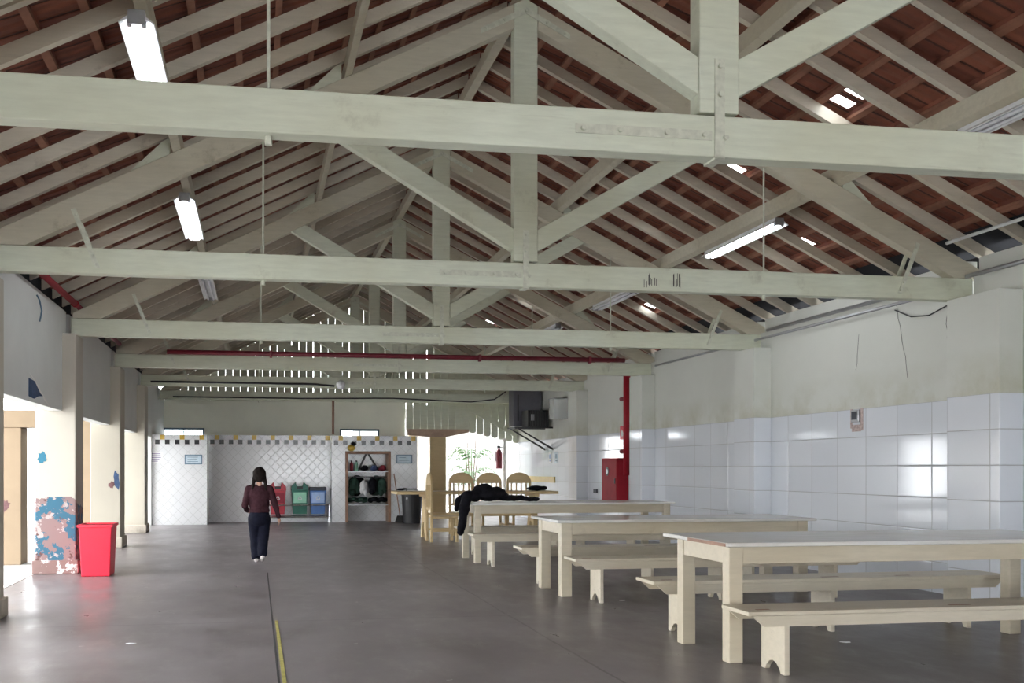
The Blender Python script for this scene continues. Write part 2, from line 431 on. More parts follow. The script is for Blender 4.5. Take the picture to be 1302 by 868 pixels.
a = MB().prism_x([(-.7, -.15), (-.7, .04), (-.42, .03), (-.15, -.08), (0, -.10), (-.25, -.12), (-.45, -.16)], 0, .004).build('blue_body', M['paint_navy'], mural)
MB().prism_x([(-.66, .10), (-.45, .05), (.38, -.20), (.05, -.13), (-.2, -.07), (-.42, .035)], 0, .003).build('white_wing', M['white'], mural)

for y_, z_, lb in ((13.8, 2.22, 'small grey plate on the courtyard wall above the second opening'), (17.9, 2.2, 'small grey plate on the courtyard wall above the third opening')):
    wp = root('wall_plate', (-2.349, y_, z_), lb, 'plate')
    MB().box(0, .02, -.09, .09, -.11, .09).build('plate', M['grey_metal'], wp, bevel=.004); MB().box(.0205, .026, -.03, .03, -.04, .02).build('switch', M['white_metal'], wp)
struct(MB().box(-2.75, -2.685, -9, 26.4, -.05, .004), 'trim_4', M['white'])
# ------------------------------------------------------------------ roof trusses
def sx(pts, s): return [(s * d, z - ZT) for d, z in pts]
def make_truss(y):
    r = root('roof_truss', (KX, y, ZT), '', 'roof truss', 'cream timber roof trusses'); T = .06
    MB().box(-4.74, 4.58, -T, T, 0, TIEH).build('tie_beam', M['beam'], r, bevel=.006)
    MB().prism_y([(-.112, .235), (.112, .235), (.112, zu(.112) - ZT), (0, zu(0) - ZT), (-.112, zu(.112) - ZT)], -T, T).build('king_post', M['beam'], r, bevel=.006)
    for s in (-1, 1):
        de = (5.383 - (ZT + .223)) / .503
        MB().prism_y(sx([(.114, zl(.114)), (de, ZT + .223), (4.72, ZT + .223), (4.72, zu(4.72)), (.114, zu(.114))], s), -T, T).build('principal_rafter', M['rafter_old'], r, bevel=.006)
        d0, d1 = (5.383 - 3.226) / 1.083, (5.383 - 3.426) / 1.083
        MB().prism_y(sx([(.114, 3.226 + .066), (d0, zl(d0) - .002), (d1, zl(d1) - .002), (.114, 3.426 + .066)], s), -T + .01, T - .01).build('strut', M['beam'], r, bevel=.005)
        for dp in (1.63, 3.12):
            a, b = dp + .062, dp + .40
            MB().prism_y(sx([(a, zu(a) + .001), (a, zu(a) + .145), (a + .06, zu(a) + .11), (b, zu(b) + .001)], s), -T + .015, T - .015).build('purlin_chock', M['beam'], r)
        hs = MB()
        for yy in (-T - .007, T + .001):
            hs.prism_y(sx([(3.76, ZT + .055), (3.80, ZT + .045), (4.0, ZT + .54), (3.96, ZT + .555)], s), yy, yy + .006)
        h = hs.build('heel_strap', M['iron_cream'], r)
        for dd, zz in ((3.785, ZT + .08), (3.82, ZT + .16), (3.96, ZT + .50)):
            MB().tube([(s * dd, -T - .022, zz - ZT), (s * dd, -T - .006, zz - ZT)], .012, 8).build('bolt', M['iron_cream'], h)
        ro = MB().tube([(s * 2.38, 0, zl(2.38) - ZT + .02), (s * 2.38, 0, -.03)], .009, 8).build('hanger_rod', M['iron_cream'], r)
        MB().tube([(s * 2.38, 0, -.045), (s * 2.38, 0, -.001)], .019, 6).build('nut', M['iron_cream'], ro)
    ks = MB().box(-.028, .028, -T - .009, -T - .001, -.012, .52).box(-.028, .028, T + .001, T + .009, -.012, .52).box(-.028, .028, -T - .009, T + .009, -.014, -.002).build('king_strap', M['iron_cream'], r)
    for zz in (.48, .33, .10):
        MB().tube([(.0 if zz > .2 else .03, -T - .026, zz), (.0 if zz > .2 else .03, -T - .008, zz)], .014, 8).build('bolt', M['iron_cream'], ks)
    fp = MB().box(-.80, -.045, -T - .008, -T - .001, .085, .135).build('fish_plate', M['iron_cream'], r)
    for xx in (-.76, -.56, -.30, -.09):
        MB().tube([(xx, -T - .024, .11), (xx, -T - .007, .11)], .014, 8).build('bolt', M['iron_cream'], fp)
    ap = MB().prism_y([(-.42, zu(.42) - ZT - .14), (-.42, zu(.42) - ZT - .09), (0, zu(0) - ZT - .08), (.42, zu(.42) - ZT - .09), (.42, zu(.42) - ZT - .14), (0, zu(0) - ZT - .14)], -T - .008, -T - .001).build('ridge_plate', M['iron_cream'], r)
    for xx in (-.37, -.2, 0, .2, .37):
        zz = zu(abs(xx)) - ZT - .112
        MB().tube([(xx, -T - .022, zz), (xx, -T - .007, zz)], .013, 8).build('bolt', M['iron_cream'], ap)
    return r
tr0 = make_truss(TY[0])
tl = ['large cream roof truss crossing the top of the photo, closest of all', 'cream roof truss second from the viewer, ending over the front wall pillar',
      'cream roof truss third from the viewer, resting on the pillar behind the red bin', 'cream roof truss with the dark red pipe lying along its tie beam',
      'pale roof truss just beyond the one with the red pipe', 'last cream roof truss, close in front of the slatted gable']
for i, y in enumerate(TY):
    r = tr0 if i == 0 else copy_tree(tr0)
    r.location = (KX, y, ZT); r['label'] = tl[i]

tr2 = [o for o in bpy.data.objects if o.name.startswith('roof_truss') and o.get('label') == tl[1]][0]
sm = MB(); rnd = random.Random(2)
for k in range(16):
    if k == 9: sm.build('scratch_mark', M['joint'], tr2); sm = MB()
    x = (at(815, 355, TY[1]).x if k < 9 else at(845, 355, TY[1]).x) - KX + rnd.uniform(0, .13); z = rnd.uniform(.03, .06)
    sm.box(x, x + rnd.uniform(.003, .007), -.0615, -.0595, z, z + rnd.uniform(.05, .12))
sm.build('scratch_mark', M['joint'], tr2)
# ------------------------------------------------------------------ purlins, rafters, battens, tiles
tag(MB().box(KX - .05, KX + .05, Y0, Y1, zu(0) + .005, rb(.05) - .006).build('ridge_purlin', M['rafter_old'], bevel=.004), 'cream purlin running along the ridge over all king posts', 'purlin', 'cream roof purlins')
for s, side in ((-1, 'courtyard side'), (1, 'tiled wall side')):
    for dp, w in ((1.63, 'upper'), (3.12, 'lower')):
        mb = MB().prism_y([(KX + s * (dp + q), zu(dp + q) + h) for q, h in ((-.035, .004), (.035, .004), (.035, .154), (-.035, .154))], Y0, Y1)
        tag(mb.build('purlin', M['rafter_old'], bevel=.004), f'{w} cream purlin on the {side} roof slope' + (', carrying the tube lamps' if w == 'lower' else ''), 'purlin', 'cream roof purlins')
for s, side in ((-1, 'courtyard side'), (1, 'tiled wall side')):
    first = None; count = {}
    for k in range(-14, 30):
        y = 8.20 + .6 * k
        if y < .3 or y > 25.8: continue
        bay = sum(1 for q in TY if q < y)
        count[bay] = count.get(bay, 0) + 1
        if first is None:
            first = MB().prism_y([(s * .012, rb(.012)), (s * 4.86, rb(4.86)), (s * 4.86, rb(4.86) + .115), (s * .012, rb(.012) + .115)], -.03, .03).build('common_rafter', M['rafter'])
            o = first
        else:
            o = first.copy(); COL.objects.link(o)
        o.location = (KX, y, 0)
        where = f'beyond the {ORD[bay-1]} truss' if bay else 'in front of the first truss'
        tag(o, f'thin cream rafter, {ORD[count[bay]-1]} {where}, {side} slope', 'rafter', f'common rafters on the {side} slope')
    fb = None
    for j in range(16):
        d = .12 + .304 * j
        z = rb(d) + .119
        mb = MB().prism_y([(0, 0), (s * .05, -.025), (s * .05, .003), (0, .028)], Y0, Y1)
        o = mb.build('tile_batten', M['batten']); o.location = (KX + s * d, 0, z)
        tag(o, f'red-brown tile batten, {ORD[j]} down from the ridge, {side} slope', 'batten', f'tile battens on the {side} slope')

SKYPX = [(1, 1070, 129), (1, 1101, 123), (1, 840, 272), (1, 1026, 308), (1, 935, 211), (1, 672, 377), (1, 621, 408), (1, 826, 386), (-1, 288, 441)]
TW = .22; NJ = 17
ncol = int((Y2 - Y0) / TW)
holes = {}
for s, px, py in SKYPX:      # a few courses carry a narrow glass tile
    u, v = (px - CX) / F, (HY - py) / F; d = Vector((ST + u * CT, CT - u * ST, v))
    z0 = rb(0) + .17; t_ = (z0 + .5 * s * KX - EYE) / (d.z + .5 * s * d.x); x, y = d.x * t_, d.y * t_
    holes[(s, int((abs(x - KX) - .12) / .304), int((y - Y0) / TW))] = y
for s, side in ((-1, 'left'), (1, 'right')):
    bm = bmesh.new(); uvl = bm.loops.layers.uv.new('UVMap')
    def q(vs, uvs):
        f = bm.faces.new([bm.verts.new(v) for v in vs])
        for l, c in zip(f.loops, uvs): l[uvl].uv = c
    for j in range(-1, NJ):
        a = max(0.0, .12 + .304 * j); b = .12 + .304 * (j + 1)
        za, zb_ = rb(a) + .155, rb(b) + .155 + .03
        for c in range(ncol):
            y0 = Y0 + c * TW; y1 = y0 + TW
            if (s, j, c) in holes:
                def on(f, g): return (KX + s * (a + (b - a) * f), y0 + TW * g, za + (zb_ - za) * f)
                for f0, f1, g0, g1 in ((0, .12, 0, 1), (.88, 1, 0, 1), (.12, .88, 0, .22), (.12, .88, .78, 1)):
                    q([on(f0, g0), on(f1, g0), on(f1, g1), on(f0, g1)], [(c + g0, j + f0 * .99), (c + g0, j + f1 * .99), (c + g1, j + f1 * .99), (c + g1, j + f0 * .99)])
                q([(KX + s * b, y0, rb(b) + .150), (KX + s * b, y1, rb(b) + .150), (KX + s * b, y1, zb_ + .01), (KX + s * b, y0, zb_ + .01)], [(c + .3, j + .95), (c + .7, j + .95), (c + .7, j + .98), (c + .3, j + .98)])
                continue
            jit = 0
            q([(KX + s * a, y0, za), (KX + s * b, y0, zb_ + jit), (KX + s * b, y1, zb_ + jit), (KX + s * a, y1, za)], [(c, j), (c, j + .99), (c + 1, j + .99), (c + 1, j)])
            q([(KX + s * b, y0, rb(b) + .150), (KX + s * b, y1, rb(b) + .150), (KX + s * b, y1, zb_ + .01), (KX + s * b, y0, zb_ + .01)], [(c + .3, j + .95), (c + .7, j + .95), (c + .7, j + .98), (c + .3, j + .98)])
    me = bpy.data.meshes.new('ceiling_' + side); bm.to_mesh(me); bm.free(); me.materials.append(M['clay'])
    o = bpy.data.objects.new('ceiling_' + side, me); COL.objects.link(o); o['kind'] = 'structure'
for n, (s, j, c) in enumerate(sorted(holes)):
    a = .12 + .304 * j; b = a + .304; y0 = Y0 + c * TW
    mb = MB().prism_y([(KX + s * a, rb(a) + .175), (KX + s * b, rb(b) + .205), (KX + s * b, rb(b) + .213), (KX + s * a, rb(a) + .183)], y0 + .004, y0 + TW - .004)
    tag(mb.build('glass_roof_tile', M['glass']), f'bright glass tile in the clay roof, {ORD[j]} course below the ridge, past the {ORD[max(0, sum(1 for q in TY if q < y0) - 1)]} truss, ' + ('courtyard' if s < 0 else 'tiled wall') + ' side', 'roof tile', 'glass roof tiles')
struct(MB().box(KX - 4.93, KX - 4.90, Y0, Y1, 2.9, rb(4.9) + .16), 'trim_1', M['felt'])  # black boards added along both eaves to block the strip of daylight
struct(MB().box(KX + 4.90, KX + 4.93, Y0, Y1, 2.9, rb(4.9) + .16), 'trim_2', M['felt'])
# dark felt sheets under the tiles along the tiled-wall eave
tag(MB().prism_y([(KX + 4.5, rb(4.5) + .1155), (KX + 4.85, rb(4.85) + .1155), (KX + 4.85, rb(4.85) + .118), (KX + 4.5, rb(4.5) + .118)], Y0, 17).build('roofing_felt', M['felt']), 'black felt sheet tucked over the rafters along the tiled wall eave', 'roofing felt')

# pipes and conduits
def pipe(name, pts, r, mat, label, cat='pipe', group=None):
    return tag(MB().tube(pts, r, 10).build(name, mat, smooth=True), label, cat, group)
pp = root('water_pipe', (-2.2, 8, 3.32), 'red water pipe running along the top of the courtyard wall', 'pipe')
MB().tube([(0, -6, 0), (0, 4.7, 0)], .038, 12).build('pipe_run', M['red_paint'], pp, smooth=True)
MB().tube([(0, 4.7, 0), (0, 8.6, 0)], .034, 12).build('pipe_run', M['dark_red'], pp, smooth=True)
for y in (2.3, 4.62): MB().tube([(0, y - .04, 0), (0, y + .04, 0)], .046, 12).build('coupling', M['red_paint'], pp)
tp = root('fire_pipe', (KX, TY[3] - .115, ZT + .262), 'dark red pipe lying across the hall along a tie beam', 'pipe')
MB().tube([(-3.9, 0, 0), (-.15, 0, 0), (.15, 0, 0), (4.05, 0, 0)], .04, 12).build('pipe_run', M['dark_red'], tp, smooth=True)
for x in (-2.2, 1.4, 3.4): MB().box(x - .02, x + .02, -.05, .05, -.065, .05).build('clamp', M['dark_red'], tp)
pipe('wall_conduit', [(6.955, 5.2, 3.2), (6.955, 12.6, 3.2)], .022, M['grey_metal'], 'upper grey conduit along the top of the tiled wall')
pipe('wall_conduit', [(6.93, 9.0, 3.10), (6.93, 16.4, 3.10)], .018, M['grey_metal'], 'thin grey conduit along the tiled wall between second and fourth truss')
pipe('eave_conduit', [(6.55, 5.2, 3.46), (6.55, 8.5, 3.46)], .016, M['white_metal'], 'pale straight conduit below the roof felt before the second truss', 'conduit')
jb = root('junction_box', (6.93, 7.55, 3.24), 'small grey junction box at the wall top near the front pillar', 'junction box')
MB().box(-.06, .06, -.09, .09, -.05, .06).build('box_body', M['grey_metal'], jb, bevel=.008); MB().box(-.068, -.061, -.07, .07, -.035, .045).build('box_cover', M['white_metal'], jb)
pipe('loose_cable', [(6.99, 9.9, 3.05), (6.97, 9.6, 2.93), (6.96, 9.3, 2.90), (6.97, 9.0, 2.97), (6.98, 8.86, 3.05)], .007, M['black'], 'thin dark cable sagging below the end of the second truss', 'cable')
pipe('hanging_cable', [(-2.33, 11.1, 3.16), (-2.30, 11.1, 3.10), (-2.29, 11.15, 3.0), (-2.31, 11.2, 2.94), (-2.33, 11.25, 2.90)], .009, M['frame_blue'], 'short dark cable hanging loose on the courtyard wall', 'cable')
pipe('black_cable', [(-2.1, TY[4] - .10, 3.04), (1.2, TY[4] - .10, 3.03), (1.60, TY[4] - .10, 3.0)], .02, M['black'], 'black cable fixed along the pale tie beam up to the globe lamp', 'cable')
pipe('black_cable', [(-2.0, TY[5] - .10, 3.03), (1.2, TY[5] - .10, 3.02), (3.4, TY[5] - .10, 3.05), (5.4, TY[5] - .10, 2.98), (6.0, TY[5] - .13, 3.05), (6.3, TY[5] - .13, 3.25)], .016, M['black'], 'long black cable along the last tie beam', 'cable')
pipe('brown_pipe', [(1.80, 23.4, 2.10), (1.80, 23.4, 2.9)], .03, M['brown'], 'slim brown vertical pipe above the white tiled partition')
gl = root('globe_lamp', (1.72, TY[4] - .075, 3.02), 'round frosted globe lamp on the pale tie beam', 'lamp')
MB().ball((0, -.10, 0), .095, 18).build('globe', M['white_metal'], gl, smooth=True); MB().tube([(0, -.012, 0), (0, .008, 0)], .06, 14).build('base', M['grey_metal'], gl)

# tube lamps under the lower purlins
def make_lamp(on):
    r = root('tube_lamp', (0, 0, 0), '', 'lamp', 'twin tube lamps under the lower purlins'); L = .85
    MB().prism_y([(-.05, -.002), (.05, -.002), (.05, -.035), (.105, -.075), (.10, -.08), (.03, -.045), (-.03, -.045), (-.10, -.08), (-.105, -.075), (-.05, -.035)], -L, L).build('reflector', M['white_metal'], r)
    for s in (-1, 1):
        tb = MB().tube([(s * .042, -L + .04, -.072), (s * .042, L - .04, -.072)], .0165, 12).build('tube', M['tube_on' if on else 'tube_off'], r, smooth=True)
        for e in (-1, 1): MB().box(s * .042 - .014, s * .042 + .014, e * (L - .03) - .012, e * (L - .03) + .012, -.09, -.045).build('lamp_holder', M['grey_metal'], tb)
    for e in (-1, 1): MB().box(-.05, .05, e * L - .004, e * L + .004, -.085, -.002).build('end_cap', M['grey_metal'], r)
    return r
lit, dark = make_lamp(True), make_lamp(False)
LM = [(-1, 6.85, 1, 'lit tube lamp on the courtyard side, partly above the closest tie beam'), (-1, 10.75, 1, 'lit tube lamp on the courtyard side beyond the second truss'),
      (1, 10.7, 1, 'lit tube lamp on the tiled wall side, the only glowing one there'), (-1, 14.85, 0, 'unlit tube lamp on the courtyard side beyond the second truss'),
      (1, 6.2, 0, 'unlit tube lamp over the front table, cut by the photo edge'), (1, 14.85, 0, 'unlit tube lamp on the tiled wall side behind the glowing one'),
      (1, 18.6, 0, 'unlit tube lamp far back on the tiled wall side')]
used = set()
for s, y, on, lab in LM:
    src = lit if on else dark
    o = src if src.name not in used else copy_tree(src); used.add(src.name)
    d = 3.14; o.location = (KX + s * d, y, zu(d) - .03); o['label'] = lab
    o.rotation_euler = (0, 0, 0)

# ------------------------------------------------------------------ far end: partition, upper wall, gable
PT = 2.06
wb = struct(MB().box(-2.35, -1.12, 23.05, 23.95, 0, PT).box(-1.12, 1.78, 24.0, 24.12, 0, 2.09)
            .box(1.78, 2.10, 23.5, 24.1, 0, 2.07).box(3.20, 3.84, 23.5, 24.1, 0, 2.07).box(2.10, 3.20, 23.5, 24.1, 1.70, 2.07).box(2.10, 3.20, 24.02, 24.1, 0, 1.70), 'wall_back', M['diag'])
bk, yw = MB(), MB()
def border(x0, x1, y, z):
    n = int((x1 - x0) / .11); x = x0 + ((x1 - x0) - n * .11) / 2
    for i in range(n):
        if i % 2 == 0: bk.box(x + i * .11 + .003, x + (i + 1) * .11 - .003, y - .004, y + .01, z - .22, z - .115)
        if i % 4 == 1: yw.box(x + i * .11 + .003, x + (i + 1) * .11 - .003, y - .004, y + .01, z - .112, z - .006)
border(-2.33, -1.13, 23.05, PT); border(-1.10, 1.77, 24.0, 2.09); border(1.80, 3.83, 23.5, 2.07)
bk.build('black_border_tile', M['dark_tile'], wb); yw.build('yellow_border_tile', M['yellow'], wb)
WX0, WX1 = -2.52, 3.92
w1 = (at(207, 546, 26).x, at(260, 546, 26).x); w2 = (at(432, 546, 26).x, at(482, 546, 26).x); wz0, wz1 = 2.06, 2.33
ub = MB().box(WX0, WX1, 26.0, 26.15, 0, wz0).box(WX0, WX1, 26.0, 26.15, wz1, 3.05).box(WX0, w1[0], 26.0, 26.15, wz0, wz1).box(w1[1], w2[0], 26.0, 26.15, wz0, wz1).box(w2[1], WX1, 26.0, 26.15, wz0, wz1)
struct(ub, 'wall_far', M['upper_wall'])
for n, (a, b) in enumerate((w1, w2)):
    wn_ = bpy.data.objects.new(f'window_{n+1}', None); COL.objects.link(wn_); wn_.location = ((a + b) / 2, 26.0, wz0); wn_['kind'] = 'structure'
    hw = (b - a) / 2; hh = wz1 - wz0
    MB().box(-hw, hw, -.03, .04, hh - .05, hh).box(-hw, hw, -.03, .04, 0, .04).box(-hw, -hw + .05, -.03, .04, 0, hh).box(hw - .05, hw, -.03, .04, 0, hh).box(-.015, .015, -.02, .03, 0, hh).build('window_frame', M['frame_blue'], wn_)
    MB().box(-hw + .04, hw - .04, .045, .05, 0, hh).build('pane', M['glass'], wn_)
tag(MB().box(at(188, 505, 25.4).x, at(205, 505, 25.4).x, 25.3, 25.85, 0, 2.95).build('pillar', M['pillar']), 'pinkish cream pillar standing behind the white tiled block', 'pillar', kind='structure')
# gable boards
gb = MB(); bw = .19; x = KX - 4.75; i = 0; rnd = random.Random(5)
while x < KX + 4.75:
    gap = rnd.choice([.004, .005, .012, .02]) if -1.9 < x - KX < 2.6 else .004
    lowz = 2.98; e = x + bw - gap; ta, tb = rb(abs(x - KX)) + .13, rb(abs(e - KX)) + .13
    if min(ta, tb) > lowz + .05:
        lz = lowz if x + bw < WX1 else 2.62
        gb.prism_y([(x, lz), (e, lz), (e, tb)] + ([(KX, rb(0) + .13)] if x < KX < e else []) + [(x, ta)], 26.02, 26.05)
    x += bw; i += 1
gs_ = struct(gb, 'wall_gable', M['beam'])
MB().box(KX - 4.7, KX + 4.7, 25.93, 26.01, 3.06, 3.2).box(KX - 2.8, KX + 2.8, 25.93, 26.01, 3.9, 4.02).box(KX - 1.3, KX + 1.3, 25.93, 26.01, 4.65, 4.77).build('gable_rail', M['beam'], gs_)
# scalloped valance over the back opening
va = MB(); x = WX1 + .02; k = 0
while x < 6.95:
    z0 = 2.27 if x < 5.55 else 2.27 - .0 - (x - 5.55) * .22
    w = .185; c = x + w / 2; pts = [(x, 2.98), (x, z0 + .05)]
    for q_ in range(7): pts.append((c - w / 2 * math.cos(q_ * PI / 6), z0 + .05 - .06 * math.sin(q_ * PI / 6)))
    pts += [(x + w, 2.98)]
    va.prism_y(pts[:2] + pts[3:-2] + [(x + w, z0 + .05), (x + w, 2.98)], 25.90, 25.93)
    x += .185 + (.006 if x < 5.5 else .016); k += 1
vr = root('wooden_valance', (5.4, 25.9, 2.3), 'cream board valance with scalloped lower edge over the back opening', 'valance')
o = va.build('boards', M['beam'], vr); o.matrix_parent_inverse = Matrix.Translation((-5.4, -25.9, -2.3))
br = MB().prism_y([(5.6, 3.0), (5.6, 2.86), (6.95, 2.12), (6.95, 2.28)], 25.83, 25.89).build('diagonal_brace', M['beam'], vr); br.matrix_parent_inverse = Matrix.Translation((-5.4, -25.9, -2.3))
po = root('timber_post', (4.76, 25.8, 0), 'broad cream timber post with curved bracket arms at the back opening', 'post')
MB().box(-.22, .22, -.10, .07, 0, 2.12).build('shaft', M['pine'], po, bevel=.01)
MB().prism_y([(-.8, 2.33), (-.8, 2.17), (-.22, 2.12), (.22, 2.12), (.85, 2.25), (.85, 2.33)], -.09, .06).build('bracket_arm', plain('pinkish_old_timber', (.50, .35, .26), .6, var=.2), po)
# low yellow-edged tile strip near the back opening
tag(MB().box(6.975, 6.997, 22.5, 25.9, .95, 1.09).build('trim_3', M['yellow']), kind='structure')

# ------------------------------------------------------------------ outside
def house(mb, name, m, lab, cat='building'): return tag(mb.build(name, m), lab, cat)
tag(struct(MB().box(-14.2, -14.0, -14, 34, -.1, 2.6), 'wall_courtyard', M['out_white']))
struct(MB().box(-5.2, -2.68, -9.2, 26.4, 3.02, 3.12), 'walkway_shade_roof', M['out_white'])  # unseen roof added to cut the sky light on the courtyard pillars
ot = root('courtyard_gateway', (-3.55, 14.5, 0), 'beige outdoor pillar and lintel beyond the nearest courtyard opening', 'gateway')
MB().box(-.02, .34, -.2, .2, -.04, 1.86).build('pillar', M['cream_out'], ot, bevel=.01); MB().box(-3.2, .55, -.22, .22, 1.862, 2.1).build('lintel', M['cream_out'], ot)
splat('scuff', M['paint_rose'], (-3.42, 14.298, .78), (.07, .09), 'y', ot, 8)
ot2 = tag(MB().box(-3.6, -3.25, 20.6, 20.9, -.04, 2.9).build('courtyard_post', M['cream_out']), 'pale cream outdoor post glimpsed through the second courtyard opening', 'post')
wo = MB().box(3.0, 12, 31.0, 31.2, 0, 3.2)
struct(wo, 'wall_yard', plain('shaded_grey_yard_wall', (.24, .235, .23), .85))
struct(MB().box(2.4, 9.5, 26.5, 29.3, 3.25, 3.35), 'back_shade_canopy', M['cream_out'])  # unseen canopy added to shade the fence and palm outside
fn = root('picket_fence', (6.0, 28.6, 0), 'white upright bar fence outside the back opening', 'fence')
for k in range(16):
    xx = -.75 + k * .105
    MB().box(xx - .015, xx + .015, -.012, .012, -.04, 2.0).build('bar', M['out_white'], fn)
MB().box(-.85, .95, -.02, .02, .15, .2).build('rail', M['white_metal'], fn); MB().box(-.85, .95, -.02, .02, 1.85, 1.9).build('rail', M['white_metal'], fn)
do = root('outer_door_post', (4.38, 27.6, 0), 'cream outdoor post standing in the bright slit beside the timber post', 'post')
MB().box(-.12, .12, -.1, .1, -.04, 2.6).build('shaft', M['cream_out'], do); MB().box(-.16, .16, -.14, .14, -.04, .2).build('plinth', M['white'], do)
# palm in a pot
pm = root('potted_palm', (6.02, 27.3, -.04), 'feathery green palm growing outside behind the pine chairs', 'plant')
MB().lathe((0, 0, 0), [(.17, 0), (.24, .38), (.26, .38), (.26, .42), (.21, .42), (.2, .36)]).build('pot', M['terracotta'], pm)
st = MB()
for k in range(5):
    a = k * 1.3; st.tube([(.03 * math.cos(a), .03 * math.sin(a), .36), (.10 * math.cos(a), .1 * math.sin(a), 1.0), (.2 * math.cos(a), .2 * math.sin(a), 1.7 + .12 * k)], [.022, .016, .008], 6)
st.build('stem', M['stem'], pm)
rnd = random.Random(3)
for k in range(16):
    fr = MB(); a = rnd.uniform(0, 2 * PI); h0 = rnd.uniform(.75, 1.55); Lg = rnd.uniform(.5, .85); rise = rnd.uniform(.25, .6)
    spine = []
    for q_ in range(11):
        s_ = q_ / 10; rr = Lg * s_; zz = h0 + rise * math.sin(s_ * 2.2) - .25 * s_ * s_
        spine.append(Vector((rr * math.cos(a), rr * math.sin(a), zz)))
    fr.tube(spine, .006, 4)
    side = Vector((-math.sin(a), math.cos(a), 0))
    for q_ in range(2, 11):
        for sg in (-1, 1):
            p0 = spine[q_]; tip = p0 + side * sg * .17 * (1 - .4 * q_ / 10) + Vector((math.cos(a), math.sin(a), 0)) * .1 + Vector((0, 0, -.07))
            w_ = (spine[q_] - spine[q_ - 1]) * .22
            m_ = (p0 + tip) / 2 + Vector((0, 0, .015))
            v = [fr.bm.verts.new(c_) for c_ in (p0 - w_ * .5, m_ - w_, tip, m_ + w_)]
            fr.bm.faces.new(v)
    fr.build('frond', M['leaf'], pm)

# ------------------------------------------------------------------ canteen tables and benches
def make_table(x0, x1, y0, y1, h, lx, ly, leg, label, long_gap=None):
    r = root('canteen_table', (x0, y0, 0), label, 'table', 'long cream canteen tables')
    X, Y = x1 - x0, y1 - y0
    MB().box(0, X, 0, Y, h - .028, h).build('tabletop', M['tabletop'], r, bevel=.006)
    if long_gap:   # broken edge trim on the short end
        MB().box(-.006, -.001, .03, .60, h - .026, h - .004).build('bare_edge', M['brown'], r)
    xs = (lx - x0, X - (lx - x0) - leg); ys = (ly[0] - y0, ly[1] - y0)
    for a in xs:
        for b in ys: MB().box(a, a + leg, b, b + leg, 0, h - .029).build('leg', M['table'], r, bevel=.006)
    t_ = .025
    for b in (ys[0] + .008, ys[1] + leg - t_ - .008): MB().box(xs[0] + leg + .001, xs[1] - .001, b, b + t_, h - .145, h - .029).build('apron', M['table'], r, bevel=.003)
    for a in (xs[0] + .008, xs[1] + leg - t_ - .008): MB().box(a, a + t_, ys[0] + leg + .001, ys[1] - .001, h - .145, h - .029).build('apron', M['table'], r, bevel=.003)
    return r
make_table(3.06, 5.95, 6.05, 7.10, .805, 3.10, (6.11, 6.83), .10, 'cream canteen table in front, with a bare brown strip on its end', True)
make_table(2.97, 5.78, 9.46, 10.44, .775, 3.03, (9.53, 10.24), .11, 'cream canteen table in the middle of three, thick legged')
make_table(2.90, 5.80, 13.02, 14.06, .82, 2.94, (13.10, 13.88), .09, 'cream canteen table at the back with a black jacket on its end')

def make_bench(mid=True):
    r = root('canteen_bench', (0, 0, 0), '', 'bench', 'cream plank benches beside the canteen tables'); h, L, D = .43, 3.05, .36
    MB().box(0, L, 0, D, h - .028, h).build('seat', M['bench'], r, bevel=.005)
    for y in (.005, D - .03): MB().prism_y([(.03, h - .029), (.11, h - .10), (L - .11, h - .10), (L - .03, h - .029)], y, y + .022).build('side_rail', M['bench'], r)
    for x in ((.26, 1.5, L - .34) if mid else (.26, L - .34)):
        pts = [(.035, 0), (.085, 0), (.10, .03), (.14, .065), (.18, .075), (.22, .065), (.26, .03), (.275, 0), (.325, 0), (.325, h - .03), (.035, h - .03)]
        MB().prism_x(pts, x, x + .035).build('leg', M['bench'], r, bevel=.004)
        MB().prism_y([(x + .036, h - .031), (x + .09, h - .031), (x + .036, h - .15)], D / 2 - .012, D / 2 + .012).build('corner_bracket', M['bench'], r)
        MB().prism_y([(x - .001, h - .031), (x - .05, h - .031), (x - .001, h - .13)], D / 2 - .012, D / 2 + .012).build('corner_bracket', M['bench'], r)
    for xx, w_ in ((.10, .09), (1.45, .15), (2.1, .13)): MB().box(xx, xx + w_, .08, .11, h, h + .001).build('worn_patch', M['brown'], r)
    return r
b0 = make_bench(False); b1 = make_bench()
for i, (x, y, z, lab) in enumerate([(3.0, 5.66, .95, 'cream bench on the viewer side of the front table, closest bench'),
        (3.0, 7.13, 1.0, 'cream bench between the front table and the tiled wall, partly behind table legs'),
        (3.0, 9.0, 1.0, 'cream bench on the viewer side of the middle table'), (2.85, 10.38, 1.0, 'cream bench behind the middle table, its pale end jutting out'),
        (2.80, 12.57, 1.0, 'cream bench on the viewer side of the table with the jacket'), (2.93, 14.14, 1.0, 'cream bench just behind the table with the jacket')]):
    o = b0 if i == 0 else b1 if i == 1 else copy_tree(b1)
    o.location = (x, y, 0); o.scale = (1, 1, z); o['label'] = lab

